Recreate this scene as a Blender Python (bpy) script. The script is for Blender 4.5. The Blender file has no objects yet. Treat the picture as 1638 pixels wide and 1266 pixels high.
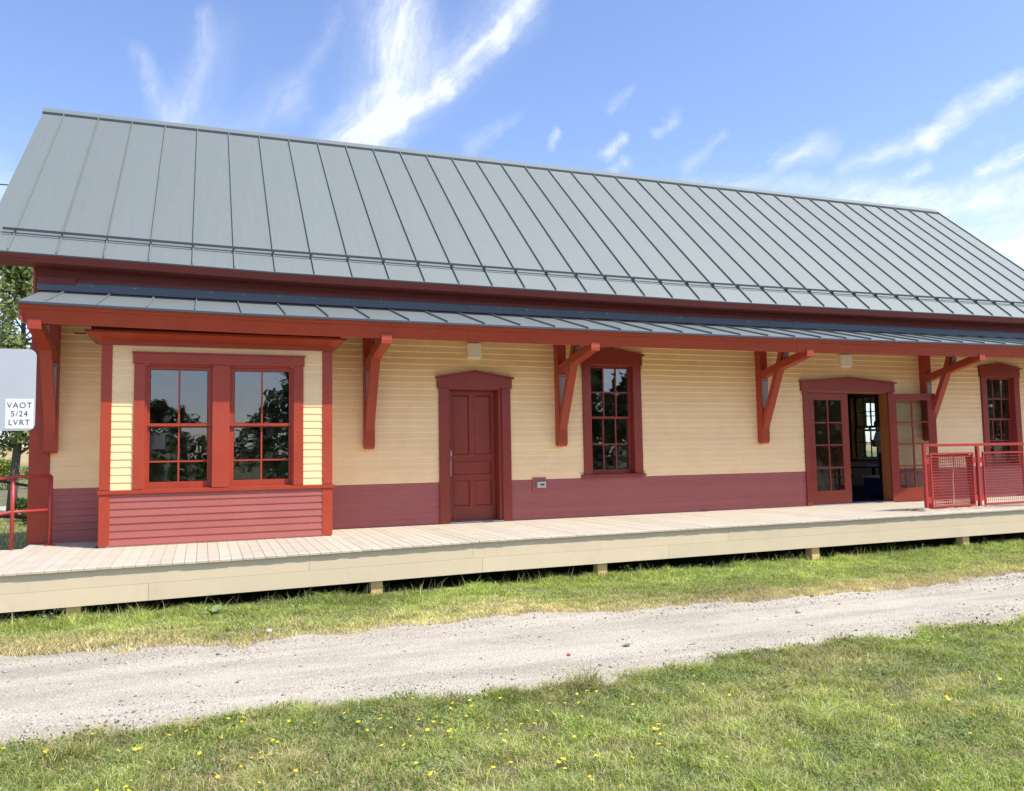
import bpy, math, random
import numpy as np
from mathutils import Vector, Matrix

random.seed(7)
rng = np.random.default_rng(11)
sc = bpy.context.scene
COL = sc.collection

# ------------------------------------------------------------------ camera, light, exposure
cam = bpy.data.cameras.new('camera')
camo = bpy.data.objects.new('camera', cam)
COL.objects.link(camo)
Rt = Vector((0.93333, -0.35862, -0.01685)); Up = Vector((-0.01027, -0.0736, 0.99724)); Fw = Vector((0.35886, 0.93058, 0.07237))
m = Matrix((Rt, Up, -Fw)).transposed().to_4x4()
m.translation = Vector((-0.356, -12.345, 1.092))
camo.matrix_world = m
cam.sensor_width = 36.0
cam.lens = 1280.75 / 1638 * 36.0
cam.clip_start = 0.05
cam.clip_end = 3000
sc.camera = camo

SUN_EL = math.radians(55.0); SUN_AZ = math.radians(135)
sd = Vector((math.sin(SUN_AZ) * math.cos(SUN_EL), math.cos(SUN_AZ) * math.cos(SUN_EL), math.sin(SUN_EL)))
sun = bpy.data.lights.new('sun', 'SUN'); sun.energy = 2.65; sun.angle = math.radians(0.53); sun.color = (1.0, 0.93, 0.80)
suno = bpy.data.objects.new('sun', sun); COL.objects.link(suno)
suno.rotation_euler = sd.to_track_quat('Z', 'Y').to_euler()
suno.location = sd * 60

sc.view_settings.view_transform = 'Standard'
sc.view_settings.look = 'None'
sc.view_settings.exposure = 1.13
sc.view_settings.gamma = 1.0
sc.view_settings.use_curve_mapping = False
sc.cycles.max_bounces = 8
sc.cycles.transparent_max_bounces = 16
sc.cycles.sample_clamp_indirect = 6
sc.cycles.use_denoising = True
SKY_STRENGTH = 0.15

world = bpy.data.worlds.new('World'); sc.world = world; world.use_nodes = True


class NG:
    """tiny node-building helper"""
    def __init__(s, nt): s.nt = nt; s.L = nt.links
    def n(s, t, **k):
        nd = s.nt.nodes.new(t)
        for a, b in k.items(): setattr(nd, a, b)
        return nd
    def put(s, sock, v):
        if isinstance(v, bpy.types.NodeSocket): s.L.new(v, sock)
        elif v is not None: sock.default_value = v
    def m(s, op, a, b=None, c=None, clamp=False):
        nd = s.n('ShaderNodeMath', operation=op, use_clamp=clamp)
        s.put(nd.inputs[0], a)
        if b is not None: s.put(nd.inputs[1], b)
        if c is not None: s.put(nd.inputs[2], c)
        return nd.outputs[0]
    def v(s, op, a, b=None):
        nd = s.n('ShaderNodeVectorMath', operation=op)
        s.put(nd.inputs[0], a)
        if b is not None:
            if op == 'SCALE': s.put(nd.inputs['Scale'], b)
            else: s.put(nd.inputs[1], b)
        return nd.outputs[1] if op in ('DOT_PRODUCT', 'LENGTH', 'DISTANCE') else nd.outputs[0]
    def noise(s, vec, scale, detail=4, rough=.55, dist=0):
        nd = s.n('ShaderNodeTexNoise')
        s.put(nd.inputs['Vector'], vec); nd.inputs['Scale'].default_value = scale
        nd.inputs['Detail'].default_value = detail; nd.inputs['Roughness'].default_value = rough
        nd.inputs['Distortion'].default_value = dist
        return nd.outputs['Fac'], nd.outputs['Color']
    def ramp(s, f, a, b, lo=0.0, hi=1.0):
        nd = s.n('ShaderNodeMapRange', interpolation_type='SMOOTHSTEP')
        s.put(nd.inputs[0], f); nd.inputs[1].default_value = a; nd.inputs[2].default_value = b
        nd.inputs[3].default_value = lo; nd.inputs[4].default_value = hi
        return nd.outputs[0]
    def mix(s, f, a, b, t='MIX'):
        nd = s.n('ShaderNodeMix', data_type='RGBA', blend_type=t)
        s.put(nd.inputs['Factor'], f)
        s.put(nd.inputs['A'], a if isinstance(a, bpy.types.NodeSocket) else (*a, 1))
        s.put(nd.inputs['B'], b if isinstance(b, bpy.types.NodeSocket) else (*b, 1))
        return nd.outputs['Result']


def build_sky():
    g = NG(world.node_tree)
    bg = world.node_tree.nodes['Background']
    sky = g.n('ShaderNodeTexSky', sky_type='NISHITA', sun_disc=False)
    sky.sun_elevation = SUN_EL; sky.sun_rotation = SUN_AZ
    sky.air_density = 1.0; sky.dust_density = 0.6; sky.ozone_density = 2.0; sky.altitude = 100
    d = g.n('ShaderNodeTexCoord').outputs['Generated']
    sep = g.n('ShaderNodeSeparateXYZ'); g.put(sep.inputs[0], d)
    az = g.m('MULTIPLY', g.m('ARCTAN2', sep.outputs[0], sep.outputs[1]), 57.2958)
    el = g.m('MULTIPLY', g.m('ARCSINE', sep.outputs[2]), 57.2958)
    cb = g.n('ShaderNodeCombineXYZ'); g.put(cb.inputs[0], az); g.put(cb.inputs[1], el)
    P0 = cb.outputs[0]
    # warp the directions a little so that every streak frays
    _, c1 = g.noise(P0, .22, 3, .6); _, c2 = g.noise(P0, 1.1, 5, .7)
    w1 = g.v('SCALE', g.v('SUBTRACT', c1, (.5, .5, .5)), 1.9)
    w2 = g.v('SCALE', g.v('SUBTRACT', c2, (.5, .5, .5)), .75)
    P = g.v('ADD', P0, g.v('ADD', w1, w2))
    PF = g.v('ADD', P0, g.v('SCALE', w1, 1.2))
    # fibres running along the streaks
    def fibre(ang, sx, sy, scale):
        mp = g.n('ShaderNodeMapping', vector_type='TEXTURE'); g.put(mp.inputs[0], PF)
        mp.inputs['Rotation'].default_value = (0, 0, math.radians(ang)); mp.inputs['Scale'].default_value = (sx, sy, 1)
        return g.noise(mp.outputs[0], scale, 5, .62, .3)[0]
    fa = fibre(38, 4.5, .9, 1.0); fb = fibre(76, 4.5, .9, 1.0); fc = fibre(20, 2.6, .8, 1.0)
    fine = g.noise(P0, 1.6, 6, .7)[0]
    def seg(a, b, r0, r1, inten, fib, amount=1.25):
        a = np.array(a, float); b = np.array(b, float); ba = b - a
        pa = g.v('SUBTRACT', P, (a[0], a[1], 0))
        h = g.m('DIVIDE', g.v('DOT_PRODUCT', pa, (ba[0], ba[1], 0)), float(ba @ ba), clamp=True)
        dist = g.v('LENGTH', g.v('SUBTRACT', pa, g.v('SCALE', (ba[0], ba[1], 0), h)))
        r = g.m('MULTIPLY_ADD', h, r1 - r0, r0)
        f = g.m('SUBTRACT', 1.0, g.m('DIVIDE', dist, r), clamp=True)
        f = g.m('POWER', f, 1.35)
        fi = g.m('MULTIPLY_ADD', g.m('SUBTRACT', fib, .5), amount * 2.2, 1.0, clamp=False)
        fi = g.m('MAXIMUM', fi, 0.0)
        return g.m('MULTIPLY', g.m('MULTIPLY', f, fi), inten * .74)
    S = [
        ((24.5, 32.0), (20.6, 28.4), 1.25, 1.4, .66, fa), ((20.6, 28.4), (16.6, 25.3), 1.4, 1.2, .74, fa), ((16.6, 25.3), (10.3, 21.6), 1.2, 1.2, .78, fa),
        ((13.0, 33.0), (13.6, 28.0), 3.4, 3.4, .5, fb), ((13.6, 28.0), (12.4, 23.6), 3.4, 2.8, .48, fb), ((12.4, 23.6), (8.6, 21.2), 2.4, 2.6, .5, fa),
        ((-.1, 28.0), (-1.8, 21.0), .8, 1.5, .26, fb), ((-4.2, 25.4), (-2.2, 21.0), .8, 1.5, .34, fb), ((8.6, 29.0), (5.4, 23.5), .8, 1.6, .15, fa),
        ((6, 24), (0, 20.5), 2.0, 2.4, .16, fa),
        ((22.6, 23.6), (18.4, 21.6), .5, 1.0, .3, fa), ((24.9, 22.3), (24.3, 21.4), .5, .6, .5, fine), ((29.5, 21.6), (28.3, 20.6), .7, .8, .6, fine),
        ((29.6, 19.9), (28.8, 19.6), .8, .7, .55, fine), ((33.0, 22.7), (31.8, 21.9), .7, .7, .4, fine), ((36.5, 21.6), (34.0, 19.6), .5, .8, .28, fa),
        ((30.2, 24.6), (28.6, 23.6), .5, .6, .26, fa),
        ((56.5, 22.2), (49.5, 19.3), .9, 1.2, .85, fc), ((49.5, 19.3), (44.5, 18.3), 1.1, 1.0, .5, fc), ((43.2, 19.8), (40.4, 19.0), 1.3, 1.2, .55, fc),
        ((58.0, 18.6), (52.4, 16.6), 1.0, .7, .75, fc), ((49.2, 17.6), (46.6, 16.3), .6, .8, .45, fc),
        ((61.0, 14.4), (44.0, 15.6), 2.2, 1.4, .8, fc), ((62.0, 11.4), (49.0, 12.4), 2.6, 2.2, .95, fc), ((46.0, 16.6), (34.0, 18.2), 1.3, 1.2, .34, fc),
        ((70.0, 8.0), (50.0, 9.0), 3.5, 3.5, .8, fc), ((-20., 20.), (-8., 14.), 2.5, 2.5, .3, fc), ((-30., 34.), (-22., 26.), 2.0, 2.5, .4, fa),
        ((75., 24.), (66., 19.), 2.0, 1.5, .6, fc),
    ]
    S += [((22.0, 30.0), (9.5, 21.2), 3.0, 3.0, .34, fa), ((12.5, 31.0), (11.5, 22.5), 5.0, 4.0, .22, fb), ((0.5, 27.0), (-1.5, 21.0), 2.4, 3.2, .14, fb)]
    tot = None
    for s in S:
        x = seg(*s)
        tot = x if tot is None else g.m('ADD', tot, x)
    # thin veil everywhere, thicker towards the horizon, on the rest of the sky too
    veil = g.m('MULTIPLY', g.ramp(fine, .5, .8), g.ramp(el, 24, 4, .02, .45))
    tot = g.m('ADD', tot, veil)
    haze = g.ramp(el, 22, 0, 0.0, .40)
    tot = g.m('ADD', tot, haze)
    tot = g.m('MINIMUM', tot, 0.78)
    tot = g.m('MAXIMUM', tot, 0.0)
    tint = g.mix(1.0, sky.outputs[0], SKY_TINT, 'MULTIPLY')
    col = g.mix(tot, tint, CLOUD_COL)
    g.put(bg.inputs['Color'], col)
    bg.inputs['Strength'].default_value = SKY_STRENGTH

SKY_TINT = (.75, .73, .82)
CLOUD_COL = (3.5, 3.65, 3.85)
build_sky()

# ------------------------------------------------------------------ materials
def base_mat(name):
    mt = bpy.data.materials.new(name); mt.use_nodes = True
    nt = mt.node_tree; b = nt.nodes['Principled BSDF']
    return mt, NG(nt), b


def paint(name, col, rough=.5, var=.10, grain=0.0, bump=.15, scale=3.0, per_obj=.05, spec=.4, dirt=None):
    mt, g, b = base_mat(name)
    pos = g.n('ShaderNodeNewGeometry').outputs['Position']
    f, _ = g.noise(pos, scale, 5, .6)
    f2, _ = g.noise(pos, 38, 4, .6)
    oi = g.n('ShaderNodeObjectInfo').outputs['Random']
    k = g.m('MULTIPLY_ADD', g.m('SUBTRACT', f, .5), var * 2, 1.0)
    k = g.m('ADD', k, g.m('MULTIPLY', g.m('SUBTRACT', f2, .5), var * .8))
    k = g.m('ADD', k, g.m('MULTIPLY', g.m('SUBTRACT', oi, .5), per_obj * 2))
    cc = g.v('SCALE', (*col,), k)
    if dirt:
        dcol, amt = dirt
        f3, _ = g.noise(pos, 1.3, 8, .75)
        cc = g.mix(g.m('MULTIPLY', g.ramp(f3, .52, .72), amt), cc, dcol)
    g.put(b.inputs['Base Color'], cc)
    g.put(b.inputs['Roughness'], g.m('MULTIPLY_ADD', f2, .2, rough - .1))
    b.inputs['Specular IOR Level'].default_value = spec
    if bump:
        mp = g.n('ShaderNodeMapping'); g.put(mp.inputs[0], pos)
        mp.inputs['Scale'].default_value = (4, 30, 30) if grain == 0 else ((30, 30, 3) if grain == 2 else ((60, 3, 60) if grain == 3 else (3, 60, 60)))
        h, _ = g.noise(mp.outputs[0], 1.6, 5, .7)
        bp = g.n('ShaderNodeBump'); bp.inputs['Strength'].default_value = bump; bp.inputs['Distance'].default_value = .004
        g.put(bp.inputs['Height'], h); g.put(b.inputs['Normal'], bp.outputs[0])
    return mt


M = {}
M['trim'] = paint('brick_red_trim_paint', (.37, .048, .020), .38, bump=.5, var=.2, dirt=((.30, .075, .045), .5))
M['trimv'] = paint('brick_red_trim_paint_upright', (.37, .050, .022), .38, grain=2, bump=.8, var=.22, dirt=((.29, .07, .045), .5))
M['casing'] = paint('shade_darkened_trim_paint', (.27, .042, .026), .34, grain=2, bump=.8, var=.22, dirt=((.22, .055, .04), .5))  # trim red darkened for the front wall under the canopy: shade put into the colour
M['eaves'] = paint('maroon_eaves_paint', (.20, .038, .032), .55, bump=.3)
M['maroon'] = paint('maroon_clapboard_paint', (.365, .102, .084), .5, bump=.4, per_obj=.045, dirt=((.40, .15, .12), .4))
M['yellow'] = paint('cream_yellow_clapboard_paint', (.94, .67, .35), .5, bump=.4, per_obj=.03, dirt=((.80, .56, .30), .35))
M['doorp'] = paint('door_red_paint', (.27, .044, .026), .3, grain=2, bump=.5, var=.2)
M['slate'] = paint('grey_roof_metal', (.205, .232, .222), .56, var=.04, bump=0, per_obj=.03, spec=.5)
M['slate'].node_tree.nodes['Principled BSDF'].inputs['Metallic'].default_value = .35
M['flash'] = paint('blue_grey_flashing_metal', (.105, .125, .15), .42, var=.06, bump=0)
M['darkm'] = paint('dark_roof_edge_metal', (.045, .055, .065), .4, var=.05, bump=0)
M['deck'] = paint('weathered_deck_board', (.54, .485, .385), .7, var=.16, grain=3, bump=.5, per_obj=.06, dirt=((.45, .38, .33), .4))
M['fascia'] = paint('beige_platform_paint', (.66, .55, .375), .6, var=.06, bump=.25, dirt=((.50, .42, .30), .35))
M['post'] = paint('pale_lumber', (.72, .50, .24), .7, grain=2, bump=.6, var=.2)
M['white'] = paint('white_plastic', (.92, .88, .74), .4, var=.03, bump=0)
M['grey'] = paint('grey_plastic', (.5, .5, .48), .4, var=.03, bump=0)
M['black'] = paint('black_rubber', (.02, .02, .022), .5, bump=0)
M['plate'] = paint('grey_steel_plate', (.33, .27, .28), .45, bump=0)
M['railp'] = paint('red_rail_paint', (.40, .048, .042), .38, var=.12, bump=.1)
M['inside'] = paint('interior_wall_paint', (.72, .60, .38), .7, bump=0)
M['woodin'] = paint('orange_stained_wood', (.36, .12, .04), .4, grain=2, bump=.4, var=.2)
M['darkw'] = paint('dark_stained_wood', (.05, .025, .018), .4, grain=2, bump=.2)
M['carpet'] = paint('navy_carpet', (.035, .04, .075), .95, bump=0, var=.2)
M['found'] = paint('dark_foundation_block', (.10, .095, .09), .9)
M['tarp'] = paint('beige_tarp_cloth', (.36, .31, .23), .8, var=.3)
M['rope'] = paint('pale_rope', (.75, .62, .52), .8)
M['navy'] = paint('navy_plastic', (.03, .045, .14), .35, bump=0)
M['alum'] = paint('dull_aluminium', (.50, .535, .56), .42, var=.08, bump=0, dirt=((.40, .42, .42), .35))
M['sticker'] = paint('white_sticker_film', (.86, .86, .86), .5, var=.02, bump=0)
M['ink'] = paint('black_ink', (.03, .03, .035), .6, bump=0)
M['galv'] = paint('galvanised_steel', (.42, .43, .43), .4, var=.1, bump=0)
M['galv'].node_tree.nodes['Principled BSDF'].inputs['Metallic'].default_value = .6
M['bark'] = paint('tree_bark', (.12, .10, .08), .9, var=.3, grain=2, bump=1.0)
M['skin'] = paint('skin', (.35, .2, .14), .5, bump=0)
M['shirt'] = paint('light_grey_shirt_cloth', (.5, .5, .52), .85, bump=0)
M['jeans'] = paint('dark_jeans_cloth', (.03, .035, .05), .85, bump=0)
M['hair'] = paint('dark_hair', (.02, .014, .01), .7, bump=0)
M['chrome'] = paint('nickel_hardware', (.5, .47, .43), .25, bump=0); M['chrome'].node_tree.nodes['Principled BSDF'].inputs['Metallic'].default_value = .9
M['stone'] = paint('pale_stone', (.5, .48, .45), .9, var=.3)
M['redstone'] = paint('reddish_stone', (.42, .14, .09), .9, var=.3)


def slate_mat():
    mt, g, b = M['slate'], NG(M['slate'].node_tree), M['slate'].node_tree.nodes['Principled BSDF']
    # faint scratches, droppings and a soft oil-canning waviness of the pans
    pos = g.n('ShaderNodeNewGeometry').outputs['Position']
    mp = g.n('ShaderNodeMapping'); g.put(mp.inputs[0], pos); mp.inputs['Scale'].default_value = (5, .6, .6)
    h, _ = g.noise(mp.outputs[0], 1.5, 3, .5)
    bp = g.n('ShaderNodeBump'); bp.inputs['Strength'].default_value = .2; bp.inputs['Distance'].default_value = .02
    g.put(bp.inputs['Height'], h); g.put(b.inputs['Normal'], bp.outputs[0])
    old = b.inputs['Base Color'].links[0].from_socket
    f, _ = g.noise(pos, 9, 3, .8)
    spots = g.ramp(f, .735, .76)
    mp2 = g.n('ShaderNodeMapping'); g.put(mp2.inputs[0], pos); mp2.inputs['Scale'].default_value = (14, 1.2, 1.2)
    f3, _ = g.noise(mp2.outputs[0], 1.0, 6, .7)
    c = g.mix(g.m('MULTIPLY', g.ramp(f3, .45, .8), .10), old, (.27, .29, .285))
    g.put(b.inputs['Base Color'], g.mix(g.m('MULTIPLY', spots, .5), c, (.5, .5, .5)))
slate_mat()


def glass_mat(name, refl=.12, tint=(.80, .84, .82), wavy=.05, dirty=.16):
    mt, g, b = base_mat(name)
    nt = mt.node_tree
    nt.nodes.remove(b); out = nt.nodes['Material Output']
    tr = g.n('ShaderNodeBsdfTransparent'); tr.inputs[0].default_value = (*tint, 1)
    gl = g.n('ShaderNodeBsdfGlossy'); gl.inputs['Roughness'].default_value = .0; gl.inputs['Color'].default_value = (.95, .97, 1, 1)
    fr = g.n('ShaderNodeFresnel'); fr.inputs['IOR'].default_value = 1.5
    pos = g.n('ShaderNodeNewGeometry').outputs['Position']
    h, _ = g.noise(pos, 2.6, 2, .5)
    bp = g.n('ShaderNodeBump'); bp.inputs['Strength'].default_value = wavy; bp.inputs['Distance'].default_value = .02
    g.put(bp.inputs['Height'], h); g.put(gl.inputs['Normal'], bp.outputs[0])
    fac = g.m('MULTIPLY_ADD', fr.outputs[0], .9, refl, clamp=True)
    m1 = g.n('ShaderNodeMixShader'); g.put(m1.inputs[0], fac); g.put(m1.inputs[1], tr.outputs[0]); g.put(m1.inputs[2], gl.outputs[0])
    df = g.n('ShaderNodeBsdfDiffuse'); df.inputs[0].default_value = (.6, .6, .58, 1)
    f, _ = g.noise(pos, 7, 8, .8)
    m2 = g.n('ShaderNodeMixShader'); g.put(m2.inputs[0], g.m('MULTIPLY', g.ramp(f, .5, .8), dirty)); g.put(m2.inputs[1], m1.outputs[0]); g.put(m2.inputs[2], df.outputs[0])
    g.put(out.inputs['Surface'], m2.outputs[0])
    return mt
M['glass'] = glass_mat('old_window_glass')
M['glass2'] = glass_mat('door_glass', refl=.05, dirty=.08)


def attr_mat(name, rough=.6, trans=.35, spec=.2):
    """leaf / blade material coloured by a per-face 'tone' colour attribute"""
    mt, g, b = base_mat(name)
    a = g.n('ShaderNodeAttribute', attribute_name='tone').outputs['Color']
    nt = mt.node_tree; out = nt.nodes['Material Output']
    g.put(b.inputs['Base Color'], a); b.inputs['Roughness'].default_value = rough; b.inputs['Specular IOR Level'].default_value = spec
    t = g.n('ShaderNodeBsdfTranslucent'); g.put(t.inputs[0], g.mix(1.0, a, (1.5, 1.6, .7), 'MULTIPLY'))
    mx = g.n('ShaderNodeMixShader'); mx.inputs[0].default_value = trans
    g.put(mx.inputs[1], b.outputs[0]); g.put(mx.inputs[2], t.outputs[0]); g.put(out.inputs['Surface'], mx.outputs[0])
    return mt
M['blade'] = attr_mat('grass_blade')
M['leaf'] = attr_mat('tree_leaf', .5, .3)
M['pebble'] = attr_mat('gravel_pebble', .9, 0.0)


# ------------------------------------------------------------------ mesh helpers
class MB:
    def __init__(s): s.v = []; s.f = []; s.mi = []
    def add(s, vs, fs, mi=0):
        o = len(s.v); s.v += [tuple(v) for v in vs]; s.f += [tuple(i + o for i in f) for f in fs]; s.mi += [mi] * len(fs); return s
    def box(s, x0, x1, y0, y1, z0, z1, mi=0):
        x0, x1 = min(x0, x1), max(x0, x1); y0, y1 = min(y0, y1), max(y0, y1); z0, z1 = min(z0, z1), max(z0, z1)
        return s.add([(x0, y0, z0), (x1, y0, z0), (x1, y1, z0), (x0, y1, z0), (x0, y0, z1), (x1, y0, z1), (x1, y1, z1), (x0, y1, z1)],
                     [(0, 3, 2, 1), (4, 5, 6, 7), (0, 1, 5, 4), (1, 2, 6, 5), (2, 3, 7, 6), (3, 0, 4, 7)], mi)
    def prism(s, poly, a0, a1, axis='x', mi=0):
        """poly extruded along axis. axis x: poly=(y,z); axis y: poly=(x,z); axis z: poly=(x,y)"""
        n = len(poly)
        def P(p, a): return (a, p[0], p[1]) if axis == 'x' else ((p[0], a, p[1]) if axis == 'y' else (p[0], p[1], a))
        vs = [P(p, a0) for p in poly] + [P(p, a1) for p in poly]
        area = sum(poly[i][0] * poly[(i + 1) % n][1] - poly[(i + 1) % n][0] * poly[i][1] for i in range(n))
        fs = [tuple(range(n - 1, -1, -1)), tuple(range(n, 2 * n))] + [(i, (i + 1) % n, n + (i + 1) % n, n + i) for i in range(n)]
        flip = (area < 0) ^ (axis == 'y') ^ (a1 < a0)
        if flip: fs = [tuple(reversed(f)) for f in fs]
        return s.add(vs, fs, mi)
    def loft(s, xs, prof, mi=0):
        """closed profile prof(x)->[(y,z)...] (counter-clockwise seen from +x) swept along x"""
        n = None; vs = []
        for x in xs:
            p = prof(x); n = len(p); vs += [(x, a, b) for a, b in p]
        fs = []
        for k in range(len(xs) - 1):
            for i in range(n):
                j = (i + 1) % n; fs.append((k * n + i, k * n + j, (k + 1) * n + j, (k + 1) * n + i))
        p = prof(xs[0]); area = sum(p[i][0] * p[(i + 1) % n][1] - p[(i + 1) % n][0] * p[i][1] for i in range(n))
        fs.append(tuple(range(n - 1, -1, -1))); e = (len(xs) - 1) * n; fs.append(tuple(range(e, e + n)))
        if area < 0: fs = [tuple(reversed(f)) for f in fs]
        return s.add(vs, fs, mi)
    def tube(s, pts, radii, n=8, mi=0, cap=True):
        pts = [Vector(p) for p in pts]
        if not hasattr(radii, '__len__'): radii = [radii] * len(pts)
        vs = []; ref = None
        for i, p in enumerate(pts):
            d = (pts[min(i + 1, len(pts) - 1)] - pts[max(i - 1, 0)]).normalized()
            if ref is None: ref = Vector((0, 0, 1)) if abs(d.z) < .9 else Vector((1, 0, 0))
            u = (ref - d * ref.dot(d)).normalized(); ref = u; w = d.cross(u)
            for k in range(n):
                a = 2 * math.pi * k / n; vs.append(p + (u * math.cos(a) + w * math.sin(a)) * radii[i])
        fs = [(i * n + k, i * n + (k + 1) % n, (i + 1) * n + (k + 1) % n, (i + 1) * n + k) for i in range(len(pts) - 1) for k in range(n)]
        if cap: fs += [tuple(range(n - 1, -1, -1)), tuple(range((len(pts) - 1) * n, len(pts) * n))]
        return s.add(vs, fs, mi)
    def beam(s, a, b, w, h, side=Vector((1, 0, 0)), mi=0):
        a = Vector(a); b = Vector(b); d = (b - a).normalized(); side = (side - d * side.dot(d)).normalized(); u = side.cross(d)
        vs = [p + side * (w / 2 * i) + u * (h / 2 * j) for p in (a, b) for i, j in ((-1, -1), (1, -1), (1, 1), (-1, 1))]
        return s.add(vs, [(0, 1, 2, 3), (7, 6, 5, 4), (0, 4, 5, 1), (1, 5, 6, 2), (2, 6, 7, 3), (3, 7, 4, 0)], mi)
    def build(s, name, mat, parent=None, bevel=0, smooth=False):
        me = bpy.data.meshes.new(name); me.from_pydata(s.v, [], s.f); me.update()
        for mt in (mat if isinstance(mat, (list, tuple)) else [mat]): me.materials.append(mt)
        if any(s.mi): me.polygons.foreach_set('material_index', s.mi)
        if smooth: me.polygons.foreach_set('use_smooth', [True] * len(me.polygons))
        o = bpy.data.objects.new(name, me); COL.objects.link(o)
        if parent is not None: o.parent = parent
        if bevel:
            b = o.modifiers.new('bevel', 'BEVEL'); b.width = bevel; b.segments = 2; b.limit_method = 'ANGLE'; b.angle_limit = math.radians(40)
            b.harden_normals = False
        return o


def thing(name, label, cat, group=None, loc=(0, 0, 0)):
    o = bpy.data.objects.new(name, None); COL.objects.link(o); o.location = loc; o.empty_display_size = .2
    o['label'] = label; o['category'] = cat
    if group: o['group'] = group
    return o


def tag(o, label, cat, group=None):
    o['label'] = label; o['category'] = cat
    if group: o['group'] = group
    return o


def kind(o, k): o['kind'] = k; return o


def copy_thing(src, label=None):
    r = src.copy(); COL.objects.link(r)
    if label: r['label'] = label
    for ch in src.children:
        c = ch.copy(); COL.objects.link(c); c.parent = r
        for gch in ch.children:
            d = gch.copy(); COL.objects.link(d); d.parent = c
    return r


def np_mesh(name, V, F, mats, tone=None, parent=None, smooth=False):
    """V (n,3), F (m,k) all faces same size; tone (m,3) per face colour"""
    me = bpy.data.meshes.new(name)
    V = np.asarray(V, np.float32); F = np.asarray(F, np.int32); k = F.shape[1]
    me.vertices.add(len(V)); me.vertices.foreach_set('co', V.ravel())
    me.loops.add(F.size); me.loops.foreach_set('vertex_index', F.ravel())
    me.polygons.add(len(F)); me.polygons.foreach_set('loop_start', np.arange(len(F), dtype=np.int32) * k)
    me.polygons.foreach_set('loop_total', np.full(len(F), k, np.int32))
    me.update(calc_edges=True)
    if tone is not None:
        at = me.attributes.new('tone', 'FLOAT_COLOR', 'FACE')
        at.data.foreach_set('color', np.c_[np.clip(tone, 0, 1), np.ones(len(F))].astype(np.float32).ravel())
    for mt in mats if isinstance(mats, (list, tuple)) else [mats]: me.materials.append(mt)
    if smooth: me.polygons.foreach_set('use_smooth', [True] * len(F))
    o = bpy.data.objects.new(name, me); COL.objects.link(o)
    if parent is not None: o.parent = parent
    return o


# smooth value noise for placing things
def vnoise(x, y, s, seed=0):
    r = np.random.default_rng(seed); T = r.random((64, 64))
    x = np.asarray(x) / s + 100; y = np.asarray(y) / s + 100
    xi = np.floor(x).astype(int); yi = np.floor(y).astype(int); fx = x - xi; fy = y - yi
    fx = fx * fx * (3 - 2 * fx); fy = fy * fy * (3 - 2 * fy)
    a = T[xi % 64, yi % 64]; b = T[(xi + 1) % 64, yi % 64]; c = T[xi % 64, (yi + 1) % 64]; d = T[(xi + 1) % 64, (yi + 1) % 64]
    return (a * (1 - fx) + b * fx) * (1 - fy) + (c * (1 - fx) + d * fx) * fy
def fbm(x, y, s, seed=0):
    return .5 * vnoise(x, y, s, seed) + .3 * vnoise(x, y, s / 2.3, seed + 1) + .2 * vnoise(x, y, s / 5.1, seed + 2)


# ------------------------------------------------------------------ ground
GZ = -.60
def path_hi(x):   # edge of the gravel nearest the platform
    return np.interp(x, [-14, -6, -2, -1, 0, 1.2, 2.5, 3.8, 5.3, 7.5, 9.7, 14, 22], [-3.7, -3.8, -4.16, -4.42, -4.55, -4.42, -4.37, -4.68, -4.92, -4.9, -4.8, -4.7, -4.6]) + .22 * (vnoise(x, 0, .55, 5) - .5) + .16 * (vnoise(x, 0, .17, 6) - .5) + .07 * (vnoise(x, 0, .07, 7) - .5)
def path_lo(x):   # edge of the gravel nearest the viewer
    return np.interp(x, [-14, -1.5, -.8, 0, .36, 1.2, 2.1, 3.8, 5.2, 7.2, 10, 22], [-6.6, -6.64, -6.72, -6.76, -6.68, -6.80, -6.93, -6.9, -6.84, -6.76, -6.7, -6.6]) + .26 * (vnoise(x, 0, .6, 8) - .5) + .14 * (vnoise(x, 0, .2, 9) - .5)


def ground_height(x, y):
    d = np.hypot(x, y)
    far = np.clip((y - 45) / 60, 0, 1)
    h = GZ + 3.6 * far * far * (3 - 2 * far) * np.clip(1 - np.abs(x + 20) / 200, 0, 1)
    amp = np.clip((d - 25) / 60, 0, 1)
    return h + amp * .7 * (fbm(x, y, 30, 21) - .5)


def grid(name, xs, ys, zf, mat):
    X, Y = np.meshgrid(xs, ys); Z = zf(X, Y); V = np.c_[X.ravel(), Y.ravel(), Z.ravel()]
    nx = len(xs); i, j = np.meshgrid(np.arange(nx - 1), np.arange(len(ys) - 1)); a = (j * nx + i).ravel()
    return np_mesh(name, V, np.c_[a, a + 1, a + nx + 1, a + nx], mat, smooth=True)


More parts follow.
